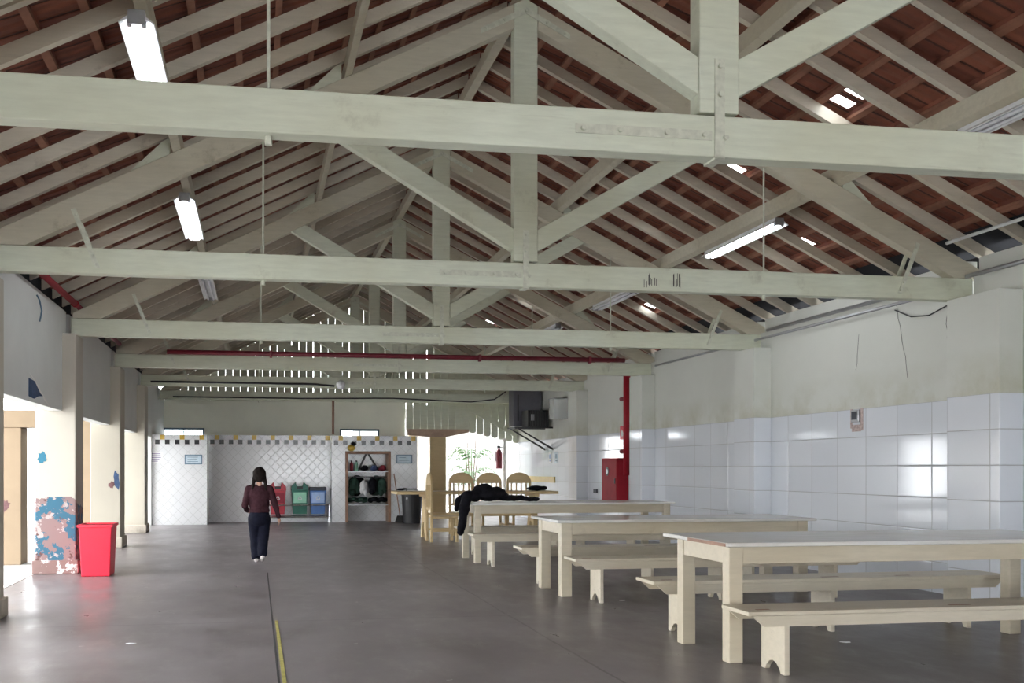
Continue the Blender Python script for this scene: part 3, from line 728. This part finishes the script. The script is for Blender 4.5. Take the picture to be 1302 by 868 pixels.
# black jacket thrown over the end of the back table
jx, jy, jz = 2.90, 13.35, .82
jk = MB()
R_ = lambda *a: Matrix.Rotation(a[0], 3, 'Z') @ Matrix.Rotation(a[1] if len(a) > 1 else 0, 3, 'Y')
for c, rr, ro in [((.30, 0, .10), (.26, .22, .085), 0), ((.22, .02, .17), (.14, .15, .075), .3), ((.42, .05, .14), (.12, .15, .06), -.4), ((.62, -.02, .05), (.26, .12, .04), .1),
                  ((.85, -.05, .035), (.18, .07, .03), .2), ((.08, 0, .08), (.13, .17, .075), 0)]:
    jk.ball((jx + c[0], jy + c[1], jz + .012 + c[2]), rr, 14, R_(ro))
jk.capsule((jx - .03, jy - .10, jz + .10), (jx - .085, jy - .13, jz - .08), .07, .075)
jk.capsule((jx - .085, jy - .13, jz - .08), (jx - .12, jy - .15, jz - .30), .068, .055); jk.capsule((jx - .12, jy - .15, jz - .30), (jx - .14, jy - .16, jz - .40), .055, .05)
jk.capsule((jx - .02, jy + .05, jz + .10), (jx - .14, jy + .02, jz + .03), .05, .04); jk.capsule((jx - .14, jy + .02, jz + .03), (jx - .17, jy - .02, jz - .09), .04, .028)
jko = jk.build('jacket', M['black_cloth'], remesh=.014, lump=.018, lscale=9)
for v in jko.data.vertices:
    if v.co.x > 2.893 and v.co.z < .824:
        if v.co.z < .79 or v.co.x < 2.91: v.co.x = 2.892
        else: v.co.z = .8245
tag(jko, 'black jacket heaped on the back table with a sleeve hanging down', 'jacket')

# ------------------------------------------------------------------ pine dining set at the back
pt = root('pine_table', (4.0, 17.95, 0), 'long pine dining table in front of the arched pine chairs', 'table')
MB().box(-1.5, 1.52, -.42, .42, .82, .87).build('tabletop', M['pine'], pt, bevel=.008)
for x in (-.95, 1.1):
    tr = MB().prism_x([(-.30, 0), (-.16, 0), (-.05, .3), (.05, .3), (.16, 0), (.30, 0), (.16, .5), (.13, .818), (-.13, .818), (-.16, .5)], x, x + .05).build('trestle', M['pine'], pt)
    MB().box(x - .02, x + .07, -.35, .35, .77, .818).build('cleat', M['pine'], tr)
MB().box(-.9, 1.1, -.03, .03, .40, .47).build('stretcher', M['pine'], pt)
def make_chair():
    r = root('pine_chair', (0, 0, 0), '', 'chair', 'pine chairs with arched crests'); w, D, sh = .25, .45, .45
    MB().box(-w, w, -D / 2, D / 2, sh - .035, sh).build('seat', M['pine'], r, bevel=.008)
    for sx_ in (-1, 1):
        MB().box(sx_ * w - (.045 if sx_ > 0 else 0), sx_ * w + (.045 if sx_ < 0 else 0), -D / 2, -D / 2 + .045, 0, sh - .036).build('leg', M['pine'], r, bevel=.004)
        MB().box(sx_ * w - (.045 if sx_ > 0 else 0), sx_ * w + (.045 if sx_ < 0 else 0), D / 2 + .001, D / 2 + .046, 0, 1.0).build('leg', M['pine'], r, bevel=.004)
        MB().box(sx_ * (w - .03) - .012, sx_ * (w - .03) + .012, -D / 2 + .05, D / 2, .18, .22).build('stretcher', M['pine'], r)
    pts = [(-w + .0, 1.0)] + [(-w * math.cos(k * PI / 12), 1.02 + .19 * math.sin(k * PI / 12)) for k in range(13)] + [(w, 1.0)]
    MB().prism_y(pts, D / 2 + .005, D / 2 + .042).build('crest', M['pine'], r, bevel=.004)
    MB().box(-w + .05, w - .05, D / 2 + .01, D / 2 + .04, .56, .60).build('lower_rail', M['pine'], r)
    for k in range(4):
        x = -.15 + k * .10; MB().box(x - .013, x + .013, D / 2 + .015, D / 2 + .036, .60, .999).build('spindle', M['pine'], r)
    return r
c0 = make_chair()
for i, (x, y, rz, lab) in enumerate([(3.98, 18.72, 0, 'arched pine chair behind the pine table, next to the timber post'), (4.55, 18.74, 0, 'arched pine chair in the middle of the three behind the table'),
                                     (5.15, 18.72, 0, 'arched pine chair behind the table, under the red extinguisher'), (3.27, 17.15, PI / 2, 'pine chair seen from the side at the end of the row, near the black bin')]):
    o = c0 if i == 0 else copy_tree(c0)
    o.location = (x, y, 0); o.rotation_euler = (0, 0, rz); o['label'] = lab
bg = MB()
for c, rr in [((0, 0, .05), (.15, .12, .045)), ((.12, .02, .045), (.1, .09, .04)), ((-.1, .0, .04), (.1, .1, .035))]: bg.ball((5.18 + c[0], 17.85 + c[1], .876 + c[2]), rr, 12)
tag(bg.build('cloth_bag', M['black_cloth'], remesh=.016, lump=.012), 'flat black cloth bag lying on the pine table', 'bag')
sc_ = MB()
for c, rr in [((0, 0, .03), (.09, .06, .022)), ((.07, 0, .04), (.06, .05, .018))]: sc_.ball((2.62 + c[0], 17.9 + c[1], .875 + c[2]), rr, 10)
tag(sc_.build('cloth', M['black_cloth'], remesh=.012), 'small dark cloth on the end of the pine table, above the black bin', 'cloth')

# ------------------------------------------------------------------ bins
rbn = root('waste_bin', (-1.9, 12.44, 0), 'tall bright red bin beside the peeling pillar', 'bin')
MB().frustum(-.165, .165, -.20, .20, 0, -.19, .19, -.235, .235, .60).build('bin_body', M['crimson'], rbn, bevel=.012)
MB().box(-.205, .205, -.25, -.22, .59, .622).box(-.205, .205, .22, .25, .59, .622).box(-.205, -.178, -.22, .22, .59, .622).box(.178, .205, -.22, .22, .59, .622).build('rim', M['crimson'], rbn, bevel=.004)
MB().box(-.178, .178, -.22, .22, .601, .605).build('liner', M['red_paint'], rbn)
kb = root('waste_bin', (3.62, 22.9, 0), 'round black bin with a hoop handle beside the clothes niche', 'bin')
MB().lathe((0, 0, 0), [(.20, 0), (.225, .3), (.25, .66), (.265, .66), (.265, .69), (.235, .69), (.22, .6)], 28).build('bin_body', M['black'], kb, smooth=False)
MB().tube([(-.13, 0, .68), (-.13, 0, .78), (-.10, 0, .80), (.10, 0, .80), (.13, 0, .78), (.13, 0, .68)], .014, 8).build('handle', M['black'], kb)
MB().box(-.17, -.145, -.245, -.225, .57, .61).build('clip', M['white_metal'], kb)
# recycling bins on their rack
rk = root('bin_rack', (1.0, 23.65, 0), 'steel rail rack holding the three recycling bins', 'rack')
MB().tube([(-.85, -.2, .42), (.72, -.2, .42)], .018, 8).build('front_rail', M['steel'], rk)
MB().tube([(-.85, -.2, .14), (.72, -.2, .14)], .018, 8).build('lower_rail', M['steel'], rk)
MB().tube([(-.85, .2, .14), (.72, .2, .14)], .018, 8).build('lower_rail', M['steel'], rk)
for x in (-.85, .72):
    for y in (-.2, .2): MB().tube([(x, y, 0), (x, y, .44)], .018, 8).build('upright', M['steel'], rk)
    MB().tube([(x, -.2, .42), (x, .2, .42)], .016, 8).build('side_rail', M['steel'], rk); MB().tube([(x, -.2, .14), (x, .2, .14)], .016, 8).build('side_rail', M['steel'], rk)
def recycle_bin(x, mat, lid, lab_mat, horned, label):
    r = root('recycling_bin', (x, 23.66, .20), label, 'bin', 'recycling bins on the rack'); w = .19
    MB().frustum(-w + .03, w - .03, -.13, .13, 0, -w, w, -.165, .165, .56).build('bin_body', mat, r, bevel=.008)
    if horned:
        l = MB().prism_y([(-w - .01, .562), (w + .01, .562), (w, .66), (.10, .76), (.07, .66), (-.07, .66), (-.10, .76), (-w, .66)], -.17, .17).build('lid', lid, r, bevel=.006)
        MB().box(-.07, .07, -.172, .0, .60, .655).build('opening', M['black'], l)
    else:
        MB().box(-w - .01, w + .01, -.175, .175, .562, .64).build('lid', lid, r, bevel=.01)
    lb = MB().box(-w + .04, w - .04, -.176, -.155, .27, .52).build('bin_label', lab_mat, r)
    tri = [(-.05, .35), (.05, .35), (0, .44)]
    mk = MB()
    for k in range(3):
        a, b = Vector((tri[k][0], -.178, tri[k][1])), Vector((tri[(k + 1) % 3][0], -.178, tri[(k + 1) % 3][1])); dd = (b - a)
        mk.tube([a + dd * .12, a + dd * .72], .009, 6)
        mk.tube([a + dd * .70, a + dd * .95], [.02, .001], 6)
    mk.build('symbol', M['paper'], lb)
recycle_bin(.50, M['red_bin'], M['red_bin'], M['red_cloth'], True, 'red recycling bin with a peaked lid, half hidden by the walking person')
recycle_bin(1.02, M['green_bin'], M['green_bin'], M['mint'], True, 'green recycling bin with a peaked lid and mint label')
recycle_bin(1.45, M['blue_bin'], M['dark_lid'], M['sky_label'], False, 'blue recycling bin with a flat dark lid')

# ------------------------------------------------------------------ clothes niche
nf = root('niche_frame', (2.65, 23.5, 0), 'brown wooden frame with shelves set in the tiled clothes niche', 'shelf unit')
for x in (-.545, .485): MB().box(x, x + .06, -.03, .48, 0, 1.695).build('jamb', M['brown'], nf)
MB().box(-.483, .483, -.03, .48, 1.64, 1.695).build('header', M['brown'], nf)
for z in (1.20, .40): MB().box(-.483, .483, .02, .48, z, z + .03).build('shelf', M['grey_metal'], nf)
MB().tube([(-.483, .22, 1.08), (.483, .22, 1.08)], .014, 8).build('hanging_rail', M['steel'], nf)
MB().prism_y([(-.22, 1.235), (-.17, 1.235), (.02, 1.636), (-.03, 1.636)], .42, .45).prism_y([(.03, 1.636), (.08, 1.636), (.33, 1.235), (.28, 1.235)], .42, .45).build('brace', M['black_metal'], nf)
def garment(x, w, z1, z0, mat, label, seed, y=23.66, cat='clothing'):
    rnd = random.Random(seed); mb = MB(); h = z1 - z0
    mb.ball((x, y, z1 - h * .2), (w * .45, .07, h * .2), 12); mb.ball((x, y, z1 - h * .5), (w * .5, .07, h * .40), 12)
    for s in (-1, 1): mb.capsule((x + s * w * .4, y, z1 - h * .2), (x + s * w * .46, y - .02, z0 + h * .2), .04, .03)
    mb.ball((x + rnd.uniform(-.05, .05), y - .02, z0 + h * .2), (w * .42, .07, h * .2), 12)
    tag(mb.build('hung_garment', mat, remesh=.014, lump=.02, lscale=10), label, cat, 'clothes hanging in the niche')
garment(2.32, .20, 1.07, .62, M['green_cloth'], 'dark green garment hanging first in the niche, beside the brown jamb', 1)
garment(2.55, .13, 1.0, .62, M['white_cloth'], 'white cloth hanging in the middle of the niche', 2, 23.60)
garment(2.77, .12, 1.06, .64, M['black_cloth'], 'black garment hanging beside the white cloth', 3, 23.62)
garment(2.42, .30, 1.12, .62, M['black_cloth'], 'wide black garment hanging at the back of the niche, recycling bin side', 7, 23.86)
garment(2.90, .30, 1.12, .62, M['green_cloth'], 'wide dark garment hanging at the back of the niche, black bin side', 8, 23.88)
garment(3.01, .15, 1.05, .61, M['green_cloth'], 'dark green garment hanging last in the niche, by the black bin side', 4)
for i, (x, z, m, lab) in enumerate([(2.41, .59, M['green_cloth'], 'dark crumpled bundle on the lower niche shelf, on the recycling bin side'), (2.90, .59, M['black_cloth'], 'dark crumpled bundle on the lower niche shelf, on the black bin side')]):
    mb = MB()
    for q_ in range(5): mb.ball((x + (-.17, -.08, .02, .1, .17)[q_], 23.68 + (.02, -.04, .03, -.03, .02)[q_], .525 + (.0, .02, .0, .02, .0)[q_]), (.085, .10, .06), 12)
    bo = tag(mb.build('clothes_bundle', m, remesh=.014, lump=.022, lscale=9), lab, 'clothing', 'bundles on the lower niche shelf')
    for v in bo.data.vertices:
        v.co.x = min(max(v.co.x, x - .235), x + .235); v.co.z = max(v.co.z, .4305); v.co.y = min(max(v.co.y, 23.53), 23.97)
def cap(x, m, lab, y=23.66):
    mb = MB(); mb.ball((x, y, 1.275), (.10, .10, .045), 12); mb.ball((x + .02, y + .02, 1.31), (.08, .08, .06), 12); mb.ball((x, y - .10, 1.262), (.08, .07, .016), 10)
    tag(mb.build('cap', m, remesh=.01), lab, 'cap', 'caps on the upper niche shelf')
cap(2.57, M['black_cloth'], 'black cap on the upper niche shelf'); cap(2.79, M['blue_cloth'], 'blue cap in the middle of the upper niche shelf'); cap(3.01, M['red_cloth'], 'red cap at the end of the upper niche shelf')
for x, m, lab in ((2.26, M['red_cloth'], 'red bottle standing on the upper niche shelf'), (2.38, M['mint'], 'green bottle standing on the upper niche shelf')):
    bt = root('bottle', (x, 23.62, 1.231), lab, 'bottle', 'bottles in the niche')
    MB().lathe((0, 0, 0), [(.035, 0), (.04, .02), (.04, .16), (.018, .2), (.018, .22)], 14).build('bottle_body', m, bt, smooth=True); MB().lathe((0, 0, .221), [(.02, 0), (.02, .025)], 12).build('cap', M['black'], bt)
vs = root('vase', (2.22, 23.62, 2.071), 'small dark gold ornament standing above the niche', 'ornament')
vs.location = (2.24, 23.44, 1.70)
MB().lathe((0, 0, .0), [(.04, 0), (.08, .04), (.095, .09), (.06, .14), (.03, .16)], 16).build('bowl', M['yellow'], vs, smooth=True); MB().ball((.05, 0, .17), (.07, .05, .05), 10).build('flowers', M['black_cloth'], vs)
bro = root('broom', (3.30, 23.42, 0), 'dark broom leaning on the tiles beside the niche', 'broom')
MB().tube([(.10, -.10, .12), (-.03, .05, 1.15)], .013, 8).build('handle', M['brown'], bro); MB().frustum(-.02, .26, -.17, -.05, 0, .03, .17, -.13, -.07, .16).build('bristles', M['joint'], bro)

# ------------------------------------------------------------------ notices and signs
def notice(px0, px1, py0, py1, Y, label, frame=None, face=None, lines=4, name='notice'):
    a, b = at(px0, py1, Y), at(px1, py0, Y); w, h = b.x - a.x, b.z - a.z
    r = root(name, (a.x, Y, a.z), label, 'sign')
    MB().box(0, w, -.008, -.002, 0, h).build('sheet', face or M['paper'], r)
    if frame: MB().box(-.015, w + .015, -.014, -.001, h, h + .02).box(-.015, w + .015, -.014, -.001, -.02, 0).box(-.02, 0, -.014, -.001, -.02, h + .02).box(w, w + .02, -.014, -.001, -.02, h + .02).build('frame', frame, r)
    ln = MB(); rnd = random.Random(px0)
    for k in range(lines):
        zz = h * (1 - (k + .7) / (lines + .5)); ln.box(w * .12, w * rnd.uniform(.55, .9), -.0095, -.008, zz - h * .03, zz + h * .03)
    ln.build('lettering', M['ink'] if not frame else M['frame_blue'], r)
notice(191, 207, 575, 588, 23.05, 'white paper notice with violet print on the white tiled block', None, None, 5)
notice(236, 256, 579, 589, 23.05, 'small pale plate in a dark frame on the white tiled block', M['frame_blue'], M['sign_blue'], 3)
notice(505, 523, 579, 588, 23.5, 'pale blue framed plate on the tiles above the black bin', M['frame_blue'], M['sign_blue'], 2)
def wall_notice(y, z, w, h, label, face, mark):
    r = root('notice', (6.998, y, z), label, 'sign'); MB().box(-.006, 0, -w / 2, w / 2, -h / 2, h / 2).build('sheet', face, r)
    MB().box(-.008, -.006, -w * .3, w * .3, -h * .1, h * .3).box(-.008, -.006, -w * .3, w * .2, -h * .35, -h * .25).build('lettering', mark, r)
wall_notice(22.9, 1.55, .22, .26, 'small blue and white notice below the condenser, first of two', M['paper'], M['blue_bin'])
wall_notice(22.4, 1.55, .26, .26, 'small pale blue notice below the condenser, second of two', M['sign_blue'], M['frame_blue'])
# meter box on the tiles
mt = root('meter_box', (6.998, 10.62, 1.90), 'small grey meter with torn sticker remains on the tiled wall', 'meter')
MB().box(-.03, 0, -.075, .075, -.06, .085).build('box_body', M['grey_metal'], mt, bevel=.006); MB().box(-.036, -.03, -.05, .05, -.03, .065).build('window', M['dark_lid'], mt)
MB().box(-.003, 0, -.13, -.08, -.16, .10).box(-.003, 0, .08, .12, -.13, .10).box(-.003, 0, -.09, .09, -.17, -.09).build('sticker', M['stain'], mt)

# ------------------------------------------------------------------ fire hose cabinet and riser
fh = root('hose_cabinet', (6.9, 18.25, .65), 'red fire hose cabinet on the tiled wall', 'hose cabinet')
MB().box(-.13, .098, -.42, .42, 0, .84).build('cabinet_body', M['red_paint'], fh, bevel=.006)
dr = MB().box(-.142, -.131, -.40, .40, .02, .82).build('door', M['red_paint'], fh, bevel=.004)
MB().tube([(-.150, .08, .58), (-.142, .08, .58)], .085, 20).build('glass_disc', M['black_metal'], dr); MB().tube([(-.154, .08, .58), (-.149, .08, .58)], .05, 16).build('emblem', M['white_metal'], dr); MB().box(-.160, -.142, -.36, -.33, .35, .45).build('handle', M['black_metal'], dr)
ri = root('fire_riser', (6.88, 17.62, 1.46), 'vertical red fire pipe rising from the hose cabinet', 'pipe')
MB().tube([(0, 0, -.3), (0, 0, 1.80)], .065, 14).build('pipe_run', M['red_paint'], ri, smooth=True)
for z in (.15, 1.15): MB().tube([(0, 0, z), (-.03, .22, z)], .04, 10).build('valve', M['dark_red'], ri)
fs = root('fire_sign', (6.998, 18.15, 1.98), 'small red square fire sign beside the red pipe', 'sign')
MB().box(-.006, 0, -.12, .12, -.13, .13).build('plate', M['crimson'], fs); MB().prism_x([(-.05, -.07), (.05, -.07), (.06, .0), (.02, .07), (0, .02), (-.03, .05), (-.06, -.01)], -.009, -.006).build('flame', M['paper'], fs)
tag(MB().box(6.97, 6.998, 19.55, 19.75, .78, .86).build('wall_socket', M['dark_lid'], bevel=.004), 'small dark socket low on the tiles beside the hose cabinet', 'socket')
ex = root('fire_extinguisher', (6.47, 25.86, 1.28), 'slim dark red extinguisher hanging at the edge of the back opening', 'extinguisher')
MB().lathe((0, 0, 0), [(.08, 0), (.085, .03), (.085, .42), (.05, .5), (.025, .53), (.025, .56)], 16).build('cylinder', M['dark_red'], ex, smooth=True); MB().box(-.05, .03, -.02, .02, .56, .62).build('valve', M['black'], ex); MB().box(.0, .11, -.012, .012, .57, .59).build('wall_mount', M['black'], ex)
tag(MB().box(6.585, 6.66, 25.83, 25.895, 0, 2.1).build('corner_post', M['white']), 'slim white post at the edge of the back opening', 'post')
del_ = 0; MB().tube([(-.03, -.02, .58), (-.10, -.03, .45), (-.10, -.03, .2)], .01, 6).build('hose', M['black'], ex)

# ------------------------------------------------------------------ condenser on its bracket
cb = root('wall_bracket', (7.0, 23.0, 2.28), 'black steel bracket shelf with diagonal stays under the condenser', 'bracket')
for y in (-.32, .32):
    MB().box(-.95, -.005, y - .018, y + .018, -.036, 0).build('arm', M['black_metal'], cb)
    MB().prism_y([(-.90, -.037), (-.84, -.037), (-.005, -.50), (-.005, -.555)], y - .015, y + .015).build('stay', M['black_metal'], cb)
MB().box(-.95, -.9, -.30, .30, -.035, -.005).build('cross_bar', M['black_metal'], cb)
cu = root('condenser_unit', (6.55, 23.0, 2.282), 'black caged condenser unit on the wall bracket', 'air conditioner')
MB().box(-.16, .36, -.26, .26, 0, .40).build('casing', M['black_metal'], cu, bevel=.01)
for k in range(9):
    x = -.15 + k * .062; MB().box(x - .006, x + .006, -.285, -.262, .02, .40).build('grille_bar', M['black'], cu)
MB().box(-.08, .0, -.27, -.262, .15, .3).build('badge', M['grey_metal'], cu)
hb = root('hood_panel', (6.45, 23.7, 2.3), 'dark grey metal hood panel behind the condenser', 'panel')
MB().box(-.22, .5, -.25, .2, .02, .95).build('panel_body', plain('dark_grey_panel', (.10, .10, .12), .5), hb, bevel=.01); MB().box(-.12, -.09, -.262, -.251, .15, .80).build('seam', M['black'], hb)
ab = root('clear_box', (6.82, 21.7, 2.42), 'clear plastic box with a white bottle inside, beside the condenser', 'box')
MB().box(-.16, .17, -.2, .2, 0, .45).build('box_shell', M['acrylic'], ab); MB().lathe((0, 0, .02), [(.06, 0), (.065, .2), (.03, .28), (.03, .34)], 14).build('bottle', M['white_metal'], ab, smooth=True)
MB().box(-.17, .175, -.21, .21, .451, .47).build('lid', M['grey_metal'], ab); MB().box(.171, .178, -.1, .1, .05, .4).build('wall_mount', M['grey_metal'], ab)

# ------------------------------------------------------------------ litter
for i, (px, py, w, lab) in enumerate([(791, 763, .10, 'white paper scrap on the floor between the first two tables'), (1075, 816, .14, 'flat white scrap on the floor under the front bench'), (166, 818, .12, 'thin white scrap on the floor before the red bin'),
                                      (942, 757, .08, 'small grey scrap under the middle table bench')]):
    u, v = (px - CX) / F, (HY - py) / F; d = Vector((ST + u * CT, CT - u * ST, v)); t_ = -EYE / d.z; c = Vector((0, 0, EYE)) + d * t_
    rnd = random.Random(i); pts = [(c.x + w * .6 * math.cos(k * 2 * PI / 7) * rnd.uniform(.4, .6), c.y + w * .45 * math.sin(k * 2 * PI / 7) * rnd.uniform(.4, .6)) for k in range(7)]
    tag(MB().prism_z(pts, 0, .003).build('paper_scrap', M['paper']), lab, 'litter')

# ------------------------------------------------------------------ the walking person (seen from behind)
pe = root('person', (.04, 13.8, 0), 'person walking away in a dark maroon top, navy trousers and white shoes', 'person', rz=0)
HX = .0
body = MB()
body.ball((0, .005, 1.205), (.074, .092, .108), 18); body.ball((0, .045, 1.155), (.05, .055, .055), 14)   # skull, jaw
body.ball((0, .102, 1.185), (.012, .016, .018), 8)                                                        # nose
for s in (-1, 1):
    body.ball((s * .076, .0, 1.19), (.012, .02, .028), 8)                                                  # ears
body.capsule((0, -.005, 1.02), (0, .0, 1.13), .042, .038)
body.ball((0, 0, .93), (.135, .085, .14), 16); body.ball((0, 0, .76), (.115, .08, .13), 16); body.ball((0, -.01, .64), (.13, .10, .10), 16)
SH = {-1: (-.145, 0, 1.005), 1: (.145, 0, 1.005)}
EL = {-1: (-.20, -.03, .78), 1: (.215, .0, .80)}
WR = {-1: (-.165, .15, .70), 1: (.268, .03, .615)}
for s in (-1, 1):
    body.capsule((s * .06, 0, 1.01), SH[s], .045, .042); body.capsule(SH[s], EL[s], .038, .030); body.capsule(EL[s], WR[s], .030, .020)
def hand(mb, wr, dr, side, palm_n):
    wr, dr, side, n = Vector(wr), Vector(dr).normalized(), Vector(side).normalized(), Vector(palm_n).normalized()
    pc = wr + dr * .045
    mb.capsule(wr, wr + dr * .02, .018, .02); mb.ball(pc, (.024, .024, .03), 12)
    for q_ in (-1, 0, 1): mb.capsule(wr + dr * .02 + side * q_ * .012, wr + dr * .07 + side * q_ * .019, .011, .010)
    for k, L_ in enumerate((.044, .052, .049, .038)):
        b0_ = wr + dr * .072 + side * (-.024 + k * .016)
        m_ = b0_ + dr * L_ * .5 + n * .006; e_ = b0_ + dr * L_ * .85 + n * .02
        mb.capsule(b0_, m_, .0068, .0063); mb.capsule(m_, e_, .0063, .0055)
    tb = wr + dr * .03 - side * .022; mb.capsule(tb, tb + dr * .022 - side * .02 + n * .008, .009, .008); mb.capsule(tb + dr * .022 - side * .02 + n * .008, tb + dr * .045 - side * .024 + n * .016, .0075, .006)
hand(body, WR[1], (.10, .02, -1), (0, -1, .0), (-1, 0, 0))
hand(body, WR[-1], (.45, .85, -.15), (.1, .1, -1), (1, -.4, 0))
HP = {-1: (-.07, 0, .60), 1: (.07, 0, .60)}; KN = {-1: (-.056, .05, .34), 1: (.052, .01, .335)}; AN = {-1: (-.046, .0, .07), 1: (.044, -.085, .115)}
for s in (-1, 1):
    body.capsule(HP[s], KN[s], .075, .05); body.capsule(KN[s], AN[s], .05, .03)
    f0 = Vector(AN[s]); body.capsule(f0, f0 + Vector((0, .09, -.035)), .028, .024)
b_ = body.build('body', M['skin'], pe, remesh=.006)
for s in (-1, 1):
    MB().ball((s * .042, .088, 1.215), (.012, .008, .008), 10).build('eye', M['paper'], b_, smooth=True)
MB().ball((0, .094, 1.148), (.02, .006, .005), 8).build('mouth', M['red_cloth'], b_, smooth=True)
sh = MB(); sh.ball((0, 0, .93), (.158, .108, .13), 16); sh.ball((0, -.005, .80), (.142, .105, .14), 16); sh.ball((0, -.01, .715), (.145, .112, .075), 16); sh.capsule((-.09, -.005, 1.025), (.09, -.005, 1.025), .048, .048)
for s in (-1, 1):
    sh.capsule((s * .07, 0, 1.015), SH[s], .055, .055); sh.capsule(SH[s], EL[s], .054, .044); w_ = Vector(EL[s]).lerp(Vector(WR[s]), .93); sh.capsule(EL[s], w_, .043, .032)
sh.build('top', M['maroon'], pe, remesh=.009, lump=.006, lscale=14)
tr_ = MB(); tr_.ball((0, -.01, .655), (.142, .112, .085), 16); tr_.ball((0, -.02, .59), (.145, .12, .10), 16)
for s in (-1, 1):
    tr_.capsule(HP[s], KN[s], .090, .076); tr_.capsule(KN[s], (AN[s][0], AN[s][1], AN[s][2] + .01), .076, .064)
tr_.build('trousers', M['navy'], pe, remesh=.009, lump=.006, lscale=12)
for s in (-1, 1):
    so = MB(); a_ = Vector(AN[s]); tilt = .05 if s < 0 else .6
    fwd = Vector((0, math.cos(tilt), -math.sin(tilt) * .75))
    so.ball(a_ + Vector((0, -.02, -.028)), (.034, .042, .038), 12); so.capsule(a_ + Vector((0, -.01, -.032)), a_ + Vector((0, -.01, -.032)) + fwd * .12, .033, .028)
    o = so.build('shoe', M['shoe'], pe, remesh=.007)
    lo = min(v.co.z for v in o.data.vertices)
    for v in o.data.vertices: v.co.z -= lo if s < 0 else max(0, lo - .0) if lo > 0 else lo
hr = MB(); hr.ball((0, -.012, 1.215), (.093, .102, .100), 18); hr.ball((0, -.045, 1.175), (.078, .062, .075), 14); hr.ball((.0, -.03, 1.285), (.045, .05, .03), 10)
for s in (-1, 1):
    hr.capsule((s * .068, -.035, 1.17), (s * .080, -.03, 1.10), .028, .025); hr.capsule((s * .080, -.03, 1.10), (s * .088, -.045, 1.03), .025, .020); hr.capsule((s * .088, -.045, 1.03), (s * .088, -.075, .95), .017, .010)
hr.build('hair', M['hair'], pe, remesh=.008, lump=.004, lscale=30)

# ------------------------------------------------------------------ camera, world, view
cam = bpy.data.cameras.new('camera'); co = bpy.data.objects.new('camera', cam); COL.objects.link(co)
cam.sensor_fit = 'HORIZONTAL'; cam.sensor_width = 36; cam.lens = F / W * 36
cam.shift_x = (W / 2 - CX) / W; cam.shift_y = (HY - H / 2) / W
co.location = (0, 0, EYE); co.rotation_euler = (PI / 2, 0, -TH); cam.clip_start = .05; cam.clip_end = 200
sc.camera = co
wd = bpy.data.worlds.new('overcast_sky'); sc.world = wd; wd.use_nodes = True
bgn = wd.node_tree.nodes['Background']; bgn.inputs[0].default_value = (.94, .97, 1.0, 1); bgn.inputs[1].default_value = 7.5
sc.view_settings.view_transform = 'Standard'; sc.view_settings.look = 'None'; sc.view_settings.gamma = 1; sc.view_settings.use_curve_mapping = False
sc.view_settings.exposure = 0.75
sc.cycles.max_bounces = 10; sc.cycles.diffuse_bounces = 7; sc.cycles.use_denoising = True; sc.cycles.sample_clamp_indirect = 8
